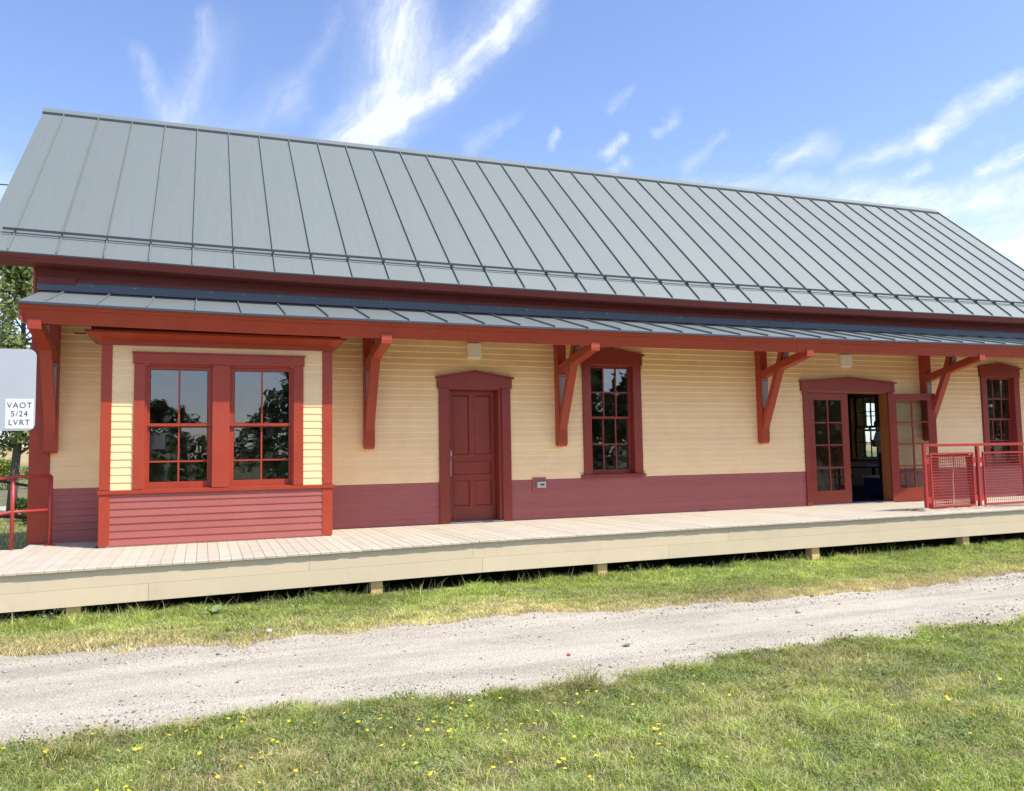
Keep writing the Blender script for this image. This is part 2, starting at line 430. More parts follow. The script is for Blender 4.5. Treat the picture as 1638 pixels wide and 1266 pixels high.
def ground_mat():
    mt, g, b = base_mat('ground_soil_and_turf')
    pos = g.n('ShaderNodeNewGeometry').outputs['Position']
    sep = g.n('ShaderNodeSeparateXYZ'); g.put(sep.inputs[0], pos)
    f, _ = g.noise(pos, 1.1, 6, .65); f2, _ = g.noise(pos, 22, 6, .8); f3, _ = g.noise(pos, .12, 4, .6)
    turf = g.mix(g.ramp(f, .35, .65), (.09, .105, .035), (.18, .155, .075))
    turf = g.mix(g.m('MULTIPLY', g.ramp(f2, .45, .7), .6), turf, (.34, .28, .18))
    hay = g.mix(g.ramp(f3, .35, .65), (.42, .33, .17), (.36, .29, .12))
    mead = g.mix(g.ramp(f3, .4, .6), (.13, .17, .05), (.22, .22, .08))
    c = g.mix(g.ramp(sep.outputs[1], 48, 52), turf, mead)
    c = g.mix(g.ramp(sep.outputs[1], 68, 74), c, hay)
    # straw-coloured worn soil beside the gravel
    yw = g.m('ADD', sep.outputs[1], g.m('MULTIPLY', g.m('SUBTRACT', f, .5), 1.1))
    s1 = g.m('MULTIPLY', g.ramp(yw, -4.05, -4.35), g.ramp(yw, -5.6, -5.4))
    s2 = g.m('MULTIPLY', g.ramp(yw, -6.95, -6.75), g.ramp(yw, -5.4, -5.6))
    straw = g.mix(g.ramp(f2, .4, .65), (.42, .33, .22), (.58, .50, .38))
    c = g.mix(g.m('MULTIPLY', g.m('ADD', s1, s2, clamp=True), .85), c, straw)
    # darker brown ground under the platform
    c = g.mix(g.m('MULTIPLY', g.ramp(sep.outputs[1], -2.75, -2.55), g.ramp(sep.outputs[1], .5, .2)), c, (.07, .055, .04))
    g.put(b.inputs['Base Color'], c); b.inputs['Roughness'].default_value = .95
    bp = g.n('ShaderNodeBump'); bp.inputs['Strength'].default_value = .8; bp.inputs['Distance'].default_value = .03
    g.put(bp.inputs['Height'], f2); g.put(b.inputs['Normal'], bp.outputs[0])
    return mt


def gravel_mat():
    mt, g, b = base_mat('pale_crushed_gravel')
    pos = g.n('ShaderNodeNewGeometry').outputs['Position']
    mp = g.n('ShaderNodeMapping'); g.put(mp.inputs[0], pos); mp.inputs['Scale'].default_value = (.35, 1.5, 1)
    f, _ = g.noise(mp.outputs[0], 1.6, 6, .65)
    f2, _ = g.noise(pos, 60, 6, .85); f3, _ = g.noise(pos, 9, 5, .7)
    vo = g.n('ShaderNodeTexVoronoi'); g.put(vo.inputs['Vector'], pos); vo.inputs['Scale'].default_value = 75
    c = g.mix(g.ramp(f, .35, .65), (.49, .43, .335), (.65, .585, .465))
    c = g.mix(g.ramp(f2, .36, .56), g.mix(1.0, c, (.56, .53, .47), 'MULTIPLY'), c)
    c = g.mix(g.m('MULTIPLY', g.ramp(vo.outputs['Color'], .55, .95), .5), c, (.74, .72, .68))
    c = g.mix(g.m('MULTIPLY', g.ramp(f3, .52, .72), .45), c, (.36, .34, .31))
    mp3 = g.n('ShaderNodeMapping'); g.put(mp3.inputs[0], pos); mp3.inputs['Scale'].default_value = (.12, 1.0, 1)
    f4, _ = g.noise(mp3.outputs[0], 3.2, 3, .5)
    c = g.mix(g.m('MULTIPLY', g.ramp(f4, .48, .62), .30), c, (.68, .62, .52))
    c = g.mix(g.m('MULTIPLY', g.ramp(f4, .46, .36), .30), c, (.40, .35, .28))
    g.put(b.inputs['Base Color'], c); b.inputs['Roughness'].default_value = .95; b.inputs['Specular IOR Level'].default_value = .15
    bp = g.n('ShaderNodeBump'); bp.inputs['Strength'].default_value = .7; bp.inputs['Distance'].default_value = .012
    g.put(bp.inputs['Height'], g.m('ADD', f2, g.m('MULTIPLY', vo.outputs['Distance'], 1.2)))
    g.put(b.inputs['Normal'], bp.outputs[0])
    return mt


def axis_pts(lo, hi, flo, fhi, step, grow=1.22):
    a = list(np.arange(flo, fhi + 1e-6, step)); s = step
    while a[-1] < hi: s *= grow; a.append(a[-1] + s)
    s = step
    while a[0] > lo: s *= grow; a.insert(0, a[0] - s)
    return np.array(a)


gx = axis_pts(-900, 900, -12, 20, 1.0); gy = axis_pts(-900, 900, -14, 12, 1.0)
ground = kind(grid('ground', gx, gy, ground_height, ground_mat()), 'structure')
M['gravel'] = gravel_mat()

px = np.arange(-14, 24, .06)
V = []; nrow = 9
for t in np.linspace(0, 1, nrow):
    yy = path_lo(px) * (1 - t) + path_hi(px) * t
    zz = GZ + .004 + (.012 * math.sin(math.pi * t)) + .006 * (fbm(px, yy, .8, 31) - .5)
    V.append(np.c_[px, yy, zz])
V = np.concatenate(V); n = len(px)
i, j = np.meshgrid(np.arange(n - 1), np.arange(nrow - 1)); a = (j * n + i).ravel()
kind(np_mesh('gravel_path', V, np.c_[a, a + 1, a + n + 1, a + n], M['gravel'], smooth=True), 'structure')
mb = MB(); xs = np.arange(-60, 8, 2.0)
mb.add([(x, 17.0 + .02 * (x + 8) ** 2 * .3, GZ + .006) for x in xs] + [(x, 23.5 + .02 * (x + 8) ** 2 * .3, GZ + .006) for x in xs],
       [(k, k + 1, len(xs) + k + 1, len(xs) + k) for k in range(len(xs) - 1)])
kind(mb.build('road', M['gravel']), 'structure')

# ------------------------------------------------------------------ station building
def ip(x, xs, ys): return float(np.interp(x, xs, ys))
def cs(x): return ip(x, [-2.5, .2, 3.5, 8, 14.5, 17.8], [.028, -.003, -.008, .0, .062, .085])
def eave_z(x): return ip(x, [-3.1, -2.4, -1, .6, 8.1, 16, 18.45], [3.835, 3.825, 3.805, 3.776, 3.752, 3.812, 3.83])
def ridge_z(x): return 7.383 + .0088 * (x + 3.09)
EY, RY = -.445, 3.677
XL, XR = -2.505, 17.84          # gable walls
RXL, RXR = -3.093, 18.43        # roof ends
def roof_z(x, y): t = (y - EY) / (RY - EY); return eave_z(x) * (1 - t) + ridge_z(x) * t

sl_g = (7.39 - 3.85) / RY
B = thing('station_building', 'long cream yellow and brick red railway depot with grey standing seam metal roof', 'building')
WT = .2          # wall thickness
BY = -.92        # bay front plane
BACK = 2 * RY

openings = [(3.295, 4.21, 0.0, 2.165), (5.80, 6.715, .69, 2.60), (10.46, 12.56, 0.0, 2.20), (15.255, 16.17, .66, 2.57), (-1.47, 1.2, .0, 2.45)]
# sheathing of the front wall between the openings
mb = MB(); x = XL
for a, b_, z0, z1 in sorted(openings):
    mb.box(x, a, 0.001, WT, -.3, 3.80)
    if z0 > 0: mb.box(a, b_, 0.001, WT, -.3, z0)
    else: mb.box(a, b_, 0.001, WT, -.3, -.045)
    mb.box(a, b_, 0.001, WT, z1, 3.80); x = b_
mb.box(x, XR, 0.001, WT, -.3, 3.80)
mb.build('front_wall', [M['inside']], B)


def gable_wall(x0, x1, name, hole=None):
    mb = MB()
    zt = lambda y: 3.73 + (y if y < RY else BACK - y) * (ridge_z(0) - 3.85) / RY
    if hole:
        y0, y1, z0, z1 = hole
        mb.prism([(WT, -.3), (y0, -.3), (y0, zt(y0)), (RY if y0 > RY else y0, zt(min(y0, RY))), (WT, zt(WT))], x0, x1) if y0 <= RY else mb.prism([(WT, -.3), (y0, -.3), (y0, zt(y0)), (RY, zt(RY)), (WT, zt(WT))], x0, x1)
        mb.prism([(y1, -.3), (BACK - WT, -.3), (BACK - WT, zt(BACK - WT)), (y1, zt(y1))], x0, x1)
        mb.prism([(y0, z1), (y1, z1), (y1, zt(y1)), (y0, zt(y0))], x0, x1)
        mb.box(x0, x1, y0, y1, -.3, z0)
    else:
        mb.prism([(WT, -.3), (BACK - WT, -.3), (BACK - WT, zt(BACK - WT)), (RY, zt(RY)), (WT, zt(WT))], x0, x1)
    return mb.build(name, [M['inside']], B)
gable_wall(XL, XL + WT, 'gable_wall')
GH = (5.35, 6.25, .78, 2.60)
gable_wall(XR - WT, XR, 'gable_wall', (5.33, 6.27, .78, 2.60))
# back wall with openings for unseen windows added to light the rooms
bo = [(3.4, 4.3, .75, 2.55), (15.6, 16.5, .75, 2.55)]
mb = MB(); x = XL
for a, b_, z0, z1 in bo:
    mb.box(x, a, BACK - WT, BACK, -.3, 3.73); mb.box(a, b_, BACK - WT, BACK, -.3, z0); mb.box(a, b_, BACK - WT, BACK, z1, 3.73); x = b_
mb.box(x, XR, BACK - WT, BACK, -.3, 3.73)
mb.build('back_wall', [M['inside']], B)
MB().box(XL + WT, XR - WT, WT, BACK - WT, -.08, -.02).build('floor', M['carpet'], B)
MB().box(XL + WT, XR - WT, WT, BACK - WT, 2.95, 3.0).build('ceiling', M['inside'], B)
MB().box(9.3, 9.42, WT, BACK - WT, -.02, 2.95).build('partition_wall', M['inside'], B)
MB().box(2.55, 2.67, WT, BACK - WT, -.02, 2.95).build('partition_wall', M['inside'], B)
MB().box(XL + .05, XR - .05, .03, BACK - .05, GZ - .2, -.3).build('foundation', M['found'], B)

# clapboards: every board its own piece
def clap(x0, x1, z0, z1, yb, mat, name='clapboard', parent=B, thick=.016):
    mb = MB(); j = random.uniform(-.0012, .0012)
    t = thick + random.uniform(-.0015, .0015)
    mb.prism([(yb, z0 - .012), (yb - t + .009, z0 - .012), (yb - t + .003, z0 - .009), (yb - t, z0 + .000 + j), (yb - .004, z1 + .004), (yb, z1 + .004)], x0, x1)
    return mb.build(name, mat, parent)


# obstacles cut boards on the main wall: (x0, x1, z0, z1)
obst = [(3.14, 4.36, -1, 2.30), (3.105, 4.395, 2.16, 2.33),
        (5.69, 6.83, .7, 2.62), (5.63, 6.875, .66, .72), (5.65, 6.865, 2.59, 2.78),
        (10.385, 12.635, -1, 2.25), (10.33, 12.69, 2.2, 2.38),
        (15.13, 16.33, .7, 2.60), (15.08, 16.38, .66, .72), (15.1, 16.36, 2.55, 2.75),
        (-1.60, 1.34, -1, 2.62)]
rows = []
z = 0.0
for k in range(7): rows.append((z, z + .0943, 'maroon')); z += .0943
while z < 2.98: rows.append((z, z + .0985, 'yellow')); z += .0985
for z0, z1, mt in rows:
    cuts = sorted([(a, b_) for a, b_, c, d in obst if c < z1 - .02 and d > z0 + .02])
    x = -2.285; spans = []
    for a, b_ in cuts:
        if a > x + .01: spans.append((x, a))
        x = max(x, b_)
    spans.append((x, XR))
    sp2 = []
    for a, b_ in spans:
        if 3.0 < b_ - a < 6 and random.random() < .6: c_ = random.uniform(a + .9, b_ - .9); sp2 += [(a, c_), (c_, b_)]
        else: sp2.append((a, b_))
    for a, b_ in sp2:
        shift = .075 if b_ < -1.5 else 0.0       # courses left of the bay sit a little higher
        lift = 0 if b_ < 2 else 0.01
        mm = M[mt]
        clap(a + .001, b_ - .001, z0 + lift + shift * (1 if z0 > .01 else 0), z1 + lift + shift, 0.0, mm)
# bay: skirt and window-flank boards
for k in range(7):
    clap(-1.462, 1.19, .012 + k * .0925, .012 + (k + 1) * .0925, BY, M['maroon'], thick=.018)
nb = 19
for k in range(nb):
    z0 = .712 + k * .0985; z1 = z0 + .0985
    if z0 > 2.575: break
    z1 = min(z1, 2.59)
    if z0 < 2.46:
        clap(-1.462, -1.205, z0, z1, BY, M['yellow'], thick=.017); clap(.93, 1.19, z0, z1, BY, M['yellow'], thick=.017)
    else:
        clap(-1.462, 1.19, z0 + .02, z1, BY, M['yellow'], thick=.012)
# bay body: sides, top, back fill
mb = MB(); mb.box(-1.585, -1.50, BY + .02, 0, -.3, 2.6); mb.box(1.245, 1.325, BY + .02, 0, -.3, 2.6)
mb.box(-1.5, -1.073, BY + .001, BY + .1, -.02, 2.6); mb.box(.8, 1.245, BY + .001, BY + .1, -.02, 2.6)
mb.box(-1.073, .8, BY + .001, BY + .1, -.02, .705); mb.box(-1.073, .8, BY + .001, BY + .1, 2.335, 2.6)
mb.box(-1.5, 1.245, BY + .1, 0.2, -.08, -.02); mb.box(-1.585, 1.325, BY + .02, 0, 2.6, 2.66)
mb.build('bay_wall', M['inside'], B)
for sx, ax in ((-1, -1.588), (1, 1.328)):
    for k in range(26):
        z0 = .01 + k * .0985
        if z0 > 2.5: break
        mm = M['maroon'] if k < 7 else M['yellow']
        MB().box(ax - .006, ax + .006, BY + .12, -.002, z0, z0 + .094).build('side_clapboard', mm, B)
bev = .004
for a, b_ in ((-1.590, -1.462), (1.190, 1.330)):
    MB().box(a, b_, BY - .022, BY + .12, .008, .654).build('corner_board', M['trimv'], B, bev)
    MB().box(a, b_, BY - .022, BY + .12, .712, 2.575).build('corner_board', M['trimv'], B, bev)
MB().prism([(BY + .1, .655), (BY - .03, .655), (BY - .04, .66), (BY - .045, .705), (BY + .1, .712)], -1.605, 1.352).build('sill_band', M['trim'], B, .003)
MB().box(-1.590, 1.330, BY - .024, BY + .12, 2.577, 2.665).build('frieze_board', M['trim'], B, .003)
# sloping crown above the bay
mb = MB()
y0, y1 = BY - .024, BY - .20
xa0, xa1, xb0, xb1 = -1.59, -1.77, 1.33, 1.50
mb.add([(xa0, y0, 2.640), (xb0, y0, 2.640), (xb1, y1, 2.715), (xa1, y1, 2.715), (xa1, y1, 2.745), (xb1, y1, 2.745), (xb1, 0, 2.745), (xa1, 0, 2.745), (xa0, 0, 2.64), (xb0, 0, 2.64), (xb1, 0, 2.715), (xa1, 0, 2.715)],
       [(0, 3, 2, 1), (3, 4, 5, 2), (4, 7, 6, 5), (0, 8, 11, 3), (3, 11, 7, 4), (1, 2, 10, 9), (2, 5, 6, 10)])
mb.build('bay_crown', M['trim'], B)
MB().box(-1.70, 1.43, BY - .13, 0, 2.747, 2.86).build('bay_roof_block', M['eaves'], B)


def sash(parent, name, x0, x1, z0, z1, y, cols, rows_, st=.05, rail_b=.05, rail_t=.05, mun=.022, mat='trimv', glass='glass', th=.035, muntin_rows=None, sub=True):
    """one sash: stiles, rails and muntins in one mesh, every pane a mesh of its own"""
    mb = MB()
    mb.box(x0, x0 + st, y, y + th, z0, z1); mb.box(x1 - st, x1, y, y + th, z0, z1)
    mb.box(x0 + st, x1 - st, y + .001, y + th - .001, z0, z0 + rail_b); mb.box(x0 + st, x1 - st, y + .001, y + th - .001, z1 - rail_t, z1)
    gx0, gx1, gz0, gz1 = x0 + st, x1 - st, z0 + rail_b, z1 - rail_t
    xsn = [gx0 + (gx1 - gx0) * k / cols for k in range(cols + 1)]
    zsn = [gz0 + (gz1 - gz0) * k / rows_ for k in range(rows_ + 1)] if muntin_rows is None else [gz0] + [gz0 + (gz1 - gz0) * t for t in muntin_rows] + [gz1]
    for xx in xsn[1:-1]: mb.box(xx - mun / 2, xx + mun / 2, y + .004, y + th - .004, gz0, gz1)
    for zz in zsn[1:-1]: mb.box(gx0, gx1, y + .006, y + th - .006, zz - mun / 2, zz + mun / 2)
    o = mb.build(name, M[mat], parent)
    for i in range(len(xsn) - 1):
        for j in range(len(zsn) - 1):
            a, b_ = xsn[i] + mun * .3, xsn[i + 1] - mun * .3; c, d = zsn[j] + mun * .3, zsn[j + 1] - mun * .3
            yc = y + th * .5; t1 = random.uniform(-.0022, .0022); t2 = random.uniform(-.0015, .0015)
            MB().add([(a, yc - t1 - t2, c), (b_, yc + t1 - t2, c), (b_, yc + t1 + t2, d), (a, yc - t1 + t2, d)], [(0, 1, 2, 3)]).build('pane', M[glass], parent)
    return o


def pediment(parent, x0, x1, z0, ze, zp, yb, cap_over=.035, mat='casing', y_th=.05):
    xm = (x0 + x1) / 2
    MB().prism([(x0, z0), (x1, z0), (x1, ze), (xm, zp), (x0, ze)], yb - y_th, yb, 'y').build('head_board', M[mat], parent, .003)
    c = cap_over; sl = (zp - ze) / (xm - x0)
    MB().prism([(x0 - c, ze - sl * c + .001), (xm, zp + .001), (x1 + c, ze - sl * c + .001), (x1 + c, ze - sl * c + .026), (xm, zp + .026), (x0 - c, ze - sl * c + .026)], yb - y_th - .035, yb, 'y').build('head_cap', M[mat], parent, .002)


def wall_window(xo, dz=0.0):
    """tall six over six window of the front wall; xo = shift of x from the first one"""
    x = lambda v: v + xo
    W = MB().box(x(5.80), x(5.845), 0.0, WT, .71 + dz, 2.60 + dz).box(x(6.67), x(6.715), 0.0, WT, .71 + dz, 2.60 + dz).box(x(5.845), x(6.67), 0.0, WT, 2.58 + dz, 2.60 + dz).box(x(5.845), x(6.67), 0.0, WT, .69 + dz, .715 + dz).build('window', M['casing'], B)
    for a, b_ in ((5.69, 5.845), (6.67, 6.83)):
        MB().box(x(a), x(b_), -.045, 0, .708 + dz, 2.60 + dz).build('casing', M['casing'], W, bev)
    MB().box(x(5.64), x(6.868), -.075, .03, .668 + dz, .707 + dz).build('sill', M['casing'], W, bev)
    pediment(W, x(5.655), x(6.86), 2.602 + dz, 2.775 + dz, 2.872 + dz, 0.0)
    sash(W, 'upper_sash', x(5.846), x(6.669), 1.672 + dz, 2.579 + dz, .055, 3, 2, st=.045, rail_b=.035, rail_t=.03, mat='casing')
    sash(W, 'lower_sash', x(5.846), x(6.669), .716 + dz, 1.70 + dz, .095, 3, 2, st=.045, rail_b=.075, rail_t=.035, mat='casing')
    return W
wall_window(0)
wall_window(9.455, -.03)


def bay_windows():
    W = MB().box(-1.073, -1.045, BY, BY + .14, .71, 2.335).box(-.255, -.03, BY + .02, BY + .14, .71, 2.335).box(.775, .8, BY, BY + .14, .71, 2.335).box(-1.045, .775, BY + .0, BY + .14, 2.32, 2.345).box(-1.045, .775, BY + .0, BY + .14, .70, .714).build('bay_window', M['trimv'], B)
    for a, b_ in ((-1.205, -1.073), (-.252, -.033), (.8, .932)):
        MB().box(a, b_, BY - .035, BY + .02, .713, 2.344).build('casing', M['trimv'], W, bev)
    MB().box(-1.222, .946, BY - .048, BY, 2.346, 2.478).build('head_board', M['trim'], W, bev)
    MB().box(-1.232, .956, BY - .060, BY, 2.479, 2.50).build('head_cap', M['trim'], W, .003)
    for a, b_ in ((-1.073, -.255), (-.03, .8)):
        sash(W, 'upper_sash', a + .001, b_ - .001, 1.53, 2.322, BY + .035, 2, 1, st=.055, rail_b=.035, rail_t=.045)
        sash(W, 'lower_sash', a + .001, b_ - .001, .715, 1.565, BY + .075, 2, 2, st=.055, rail_b=.085, rail_t=.05, muntin_rows=[.37])
bay_windows()


# red four panel entry door
def entry_door():
    F = MB().box(3.295, 3.33, 0, WT + .03, 0, 2.165).box(4.16, 4.21, 0, WT + .03, 0, 2.165).box(3.33, 4.16, 0, WT + .03, 2.14, 2.165).build('door_frame', M['doorp'], B)
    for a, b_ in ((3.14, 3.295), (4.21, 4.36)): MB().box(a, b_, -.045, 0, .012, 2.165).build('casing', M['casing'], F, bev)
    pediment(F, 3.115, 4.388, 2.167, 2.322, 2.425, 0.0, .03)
    MB().prism([(-.06, .008), (.18, .008), (.18, .028), (-.06, .016)], 3.295, 4.21).build('threshold', M['galv'], F)
    D = MB()
    y = .175; x0, x1 = 3.332, 4.158; z0, z1 = .03, 2.138
    px0 = [(3.445, 3.725), (3.845, 4.125)] if False else [(3.425, 3.705), (3.80, 4.09)]
    D.box(x0, px0[0][0], y, y + .045, z0, z1); D.box(px0[1][1], x1, y, y + .045, z0, z1)
    D.box(px0[0][0], px0[1][1], y, y + .045, z0, .255); D.box(px0[0][0], px0[1][1], y, y + .045, .67, .765)
    D.box(px0[0][0], px0[1][1], y, y + .045, .98, 1.09); D.box(px0[0][0], px0[1][1], y, y + .045, 2.065, z1)
    D.box(px0[0][1], px0[1][0], y, y + .045, .255, .67); D.box(px0[0][1], px0[1][0], y, y + .045, 1.09, 2.065)
    D = D.build('door', M['doorp'], B, .004)
    def panel(a, b_, c, d):
        mb = MB(); yy = y + .022; e = .03
        mb.add([(a, yy, c), (b_, yy, c), (b_, yy, d), (a, yy, d), (a + e, yy - .012, c + e), (b_ - e, yy - .012, c + e), (b_ - e, yy - .012, d - e), (a + e, yy - .012, d - e)],
               [(0, 1, 5, 4), (1, 2, 6, 5), (2, 3, 7, 6), (3, 0, 4, 7), (4, 5, 6, 7)])
        mb.box(a, b_, yy, yy + .012, c, d)
        mb.build('panel', M['doorp'], D)
    for a, b_ in px0: panel(a, b_, 1.09, 2.065); panel(a, b_, .255, .67)
    panel(px0[0][0], px0[1][1], .765, .98)
    h = MB(); h.box(3.352, 3.398, y - .008, y, .745, 1.0); h.box(3.36, 3.39, y - .012, y, .80, .94)
    h.build('lock_plate', M['chrome'], D, .002)
    h = MB(); h.tube([(3.375, y, 1.15), (3.375, y - .055, 1.13), (3.375, y - .06, 1.07), (3.375, y, 1.03)], [.012, .014, .014, .011], 8)
    h.box(3.355, 3.395, y - .008, y, 1.02, 1.17); h.build('handle', M['chrome'], D)
    MB().tube([(3.372, y + .002, 1.225), (3.372, y - .006, 1.225)], .014, 10).build('keyhole', M['black'], D)
entry_door()


# french door pair, right leaf swung open against the wall
def french_leaf(name, w, h, mat='doorp'):
    """leaf built with its hinge on x=0, running +x; returns the object"""
    st = .165
    L = MB(); th = .042
    L.box(0, st, 0, th, 0, h); L.box(w - st, w, 0, th, 0, h)
    L.box(st, w - st, .001, th - .001, 0, .262); L.box(st, w - st, .001, th - .001, h - .135, h)
    gx0, gx1, gz0, gz1 = st, w - st, .262, h - .135
    L.box((gx0 + gx1) / 2 - .014, (gx0 + gx1) / 2 + .014, .004, th - .004, gz0, gz1)
    for k in (1, 2, 3): zz = gz0 + (gz1 - gz0) * k / 4; L.box(gx0, gx1, .006, th - .006, zz - .014, zz + .014)
    o = L.build(name, M[mat], B, .003)
    for i in (0, 1):
        for k in range(4):
            a = gx0 + (gx1 - gx0) * i / 2 + (.012 if i else 0); b_ = gx0 + (gx1 - gx0) * (i + 1) / 2 - (0 if i else .012)
            c = gz0 + (gz1 - gz0) * k / 4 + .008; d = gz0 + (gz1 - gz0) * (k + 1) / 4 - .008; t = random.uniform(-.0015, .0015)
            MB().add([(a, th / 2 - t, c), (b_, th / 2 + t, c), (b_, th / 2 + t, d), (a, th / 2 - t, d)], [(0, 1, 2, 3)]).build('pane', M['glass2'], o)
    return o
F = MB().box(10.46, 10.49, 0, WT + .02, 0, 2.195).box(12.53, 12.56, 0, WT + .02, 0, 2.195).box(10.49, 12.53, 0, WT + .02, 2.175, 2.20).build('french_door_frame', M['woodin'], B)
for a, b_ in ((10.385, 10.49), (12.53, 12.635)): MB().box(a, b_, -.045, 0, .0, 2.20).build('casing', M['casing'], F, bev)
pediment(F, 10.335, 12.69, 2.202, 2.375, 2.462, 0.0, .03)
MB().prism([(-.05, .0), (.2, .0), (.2, .02), (-.05, .012)], 10.49, 12.53).build('threshold', M['galv'], F)
lf = french_leaf('french_door_leaf', 1.005, 2.15); lf.location = (10.495, -.005, .015)
rf = french_leaf('french_door_leaf', 1.005, 2.15); rf.location = (12.50, -.055, .015); rf.rotation_euler = (0, 0, math.radians(-15))
for z in (.3, 1.1, 1.85): MB().tube([(12.52, -.05, z), (12.52, -.05, z + .09)], .011, 8).build('hinge', M['black'], F)

# gable end window (seen through the open door)
W = MB()
W.box(XR - WT - .02, XR, GH[0] - .02, GH[0], GH[2], GH[3]).box(XR - WT - .02, XR, GH[1], GH[1] + .02, GH[2], GH[3]).build('gable_window', M['woodin'], B)
gw = W = B.children[-1] if False else [o for o in B.children if o.name.startswith('gable_window')][-1]
for a, b_, c, d in ((GH[0] - .13, GH[0] - .02, GH[2] - .1, GH[3] + .1), (GH[1] + .02, GH[1] + .13, GH[2] - .1, GH[3] + .1), (GH[0] - .02, GH[1] + .02, GH[3] + .001, GH[3] + .1), (GH[0] - .02, GH[1] + .02, GH[2] - .1, GH[2] - .001)):
    MB().box(XR - WT - .025, XR - WT, a, b_, c, d).build('inner_casing', M['darkw'], gw)
def sash_x(parent, y0, y1, z0, z1, x):
    mb = MB(); st = .045; th = .035
    mb.box(x, x + th, y0, y0 + st, z0, z1); mb.box(x, x + th, y1 - st, y1, z0, z1); mb.box(x + .001, x + th - .001, y0 + st, y1 - st, z0, z0 + .05); mb.box(x + .001, x + th - .001, y0 + st, y1 - st, z1 - .04, z1)
    for k in (1, 2): yy = y0 + st + (y1 - y0 - 2 * st) * k / 3; mb.box(x + .004, x + th - .004, yy - .011, yy + .011, z0 + .05, z1 - .04)
    zz = (z0 + z1) / 2; mb.box(x + .006, x + th - .006, y0 + st, y1 - st, zz - .011, zz + .011)
    mb.build('sash', M['darkw'], parent)
    xc = x + th / 2
    MB().add([(xc, y0 + st, z0 + .05), (xc, y1 - st, z0 + .05), (xc, y1 - st, z1 - .04), (xc, y0 + st, z1 - .04)], [(0, 1, 2, 3)]).build('pane', M['glass2'], parent)
sash_x(gw, GH[0], GH[1], GH[2] + .001, 1.70, XR - .1); sash_x(gw, GH[0], GH[1], 1.68, GH[3] - .001, XR - .06)
for a, b_, z0, z1 in bo:
    W = MB().box(a + .001, a + .02, BACK - WT, BACK, z0, z1).box(b_ - .02, b_ - .001, BACK - WT, BACK, z0, z1).build('added_back_window', M['darkw'], B)  # unseen window, added so daylight reaches the interior walls
    sash(W, 'upper_sash', a + .02, b_ - .02, 1.63, z1, BACK - .08, 3, 2, mat='darkw', glass='glass2'); sash(W, 'lower_sash', a + .02, b_ - .02, z0, 1.66, BACK - .12, 3, 2, mat='darkw', glass='glass2')

# clapboards of the two gable walls (edge-on from the front): one joined part for each colour
for xg, sg in ((XL, -1), (XR, 1)):
    for nm, lo, hi in (('maroon', 0, 7), ('yellow', 7, 76)):
        mb = MB()
        for k in range(lo, hi):
            z0 = k * .0962; z1 = z0 + .0962
            lim = .17 if z1 < 3.7 else (z1 - 3.70) / sl_g + .02
            if lim > RY - .05: break
            y0_, y1_ = max(.17, lim), min(BACK - .02, BACK - lim)
            parts_ = [(y0_, y1_)]
            if sg > 0 and z1 > GH[2] - .1 and z0 < GH[3] + .1: parts_ = [(y0_, GH[0] - .12), (GH[1] + .12, y1_)]
            for a, b_ in parts_:
                if b_ > a: mb.prism([(xg, z0 - .01), (xg + sg * .012, z0 - .01), (xg + sg * .016, z0), (xg + sg * .004, z1), (xg, z1)], a, b_, 'y')
        kind(mb.build('gable_clapboards', M[nm], B), 'stuff')
# corner boards of the main wall
MB().box(-2.512, -2.288, -.03, .0, .0, 2.98).build('corner_board', M['trimv'], B, bev)
MB().box(-2.535, -2.506, -.03, .16, .0, 3.74).build('corner_board', M['trimv'], B, bev)
MB().box(XR - .2, XR + .03, -.03, .16, .0, 3.74).build('corner_board', M['trimv'], B, bev)
for a, b_ in ((-1.66, -1.64),): pass

# upper wall band above the canopy
xs_full = [XL, -1.2, 0.2, 2, 4, 6, 8, 10, 12, 14, 16, XR]
MB().loft(xs_full, lambda x: [(0, 3.37), (-.022, 3.37), (-.022, eave_z(x) - .1), (0, eave_z(x) - .1)]).build('upper_wall_board', M['eaves'], B)
x = XL + .03
segs = [(-2.48, -2.02, .04), (-2.015, 3.9, .02), (3.905, 9.8, .025), (9.805, 14.4, .02), (14.405, XR, .022)]
for a, b_, t in segs:
    MB().box(a, b_, -.022 - t, -.0221, 3.50, 3.60 if t > .03 else 3.59).build('ledger_board', M['eaves'], B, .003)
n_fl = 8
for k in range(n_fl):
    a = -2.485 + k * (XR + 2.485) / n_fl; b_ = a + (XR + 2.485) / n_fl + .03
    MB().loft([a, (a + b_) / 2, b_], lambda x: [(-.0, 3.405 + .3 * cs(x)), (-.058 - .001 * (k % 2), 3.405 + .3 * cs(x)), (-.052, 3.52 + .3 * cs(x)), (-.0465, 3.535 + .3 * cs(x)), (-.02, 3.545 + .3 * cs(x))]).build('flashing', M['flash'], B)
sc_mb = MB()
for k in range(40):
    sc_mb.tube([(-2.3 + k * .5 + random.uniform(-.05, .05), -.05, 3.50 + random.uniform(-.01, .01)), (-2.3 + k * .5, -.062, 3.50)], .006, 6)
kind(sc_mb.build('flashing_screws', M['galv'], B), 'stuff')

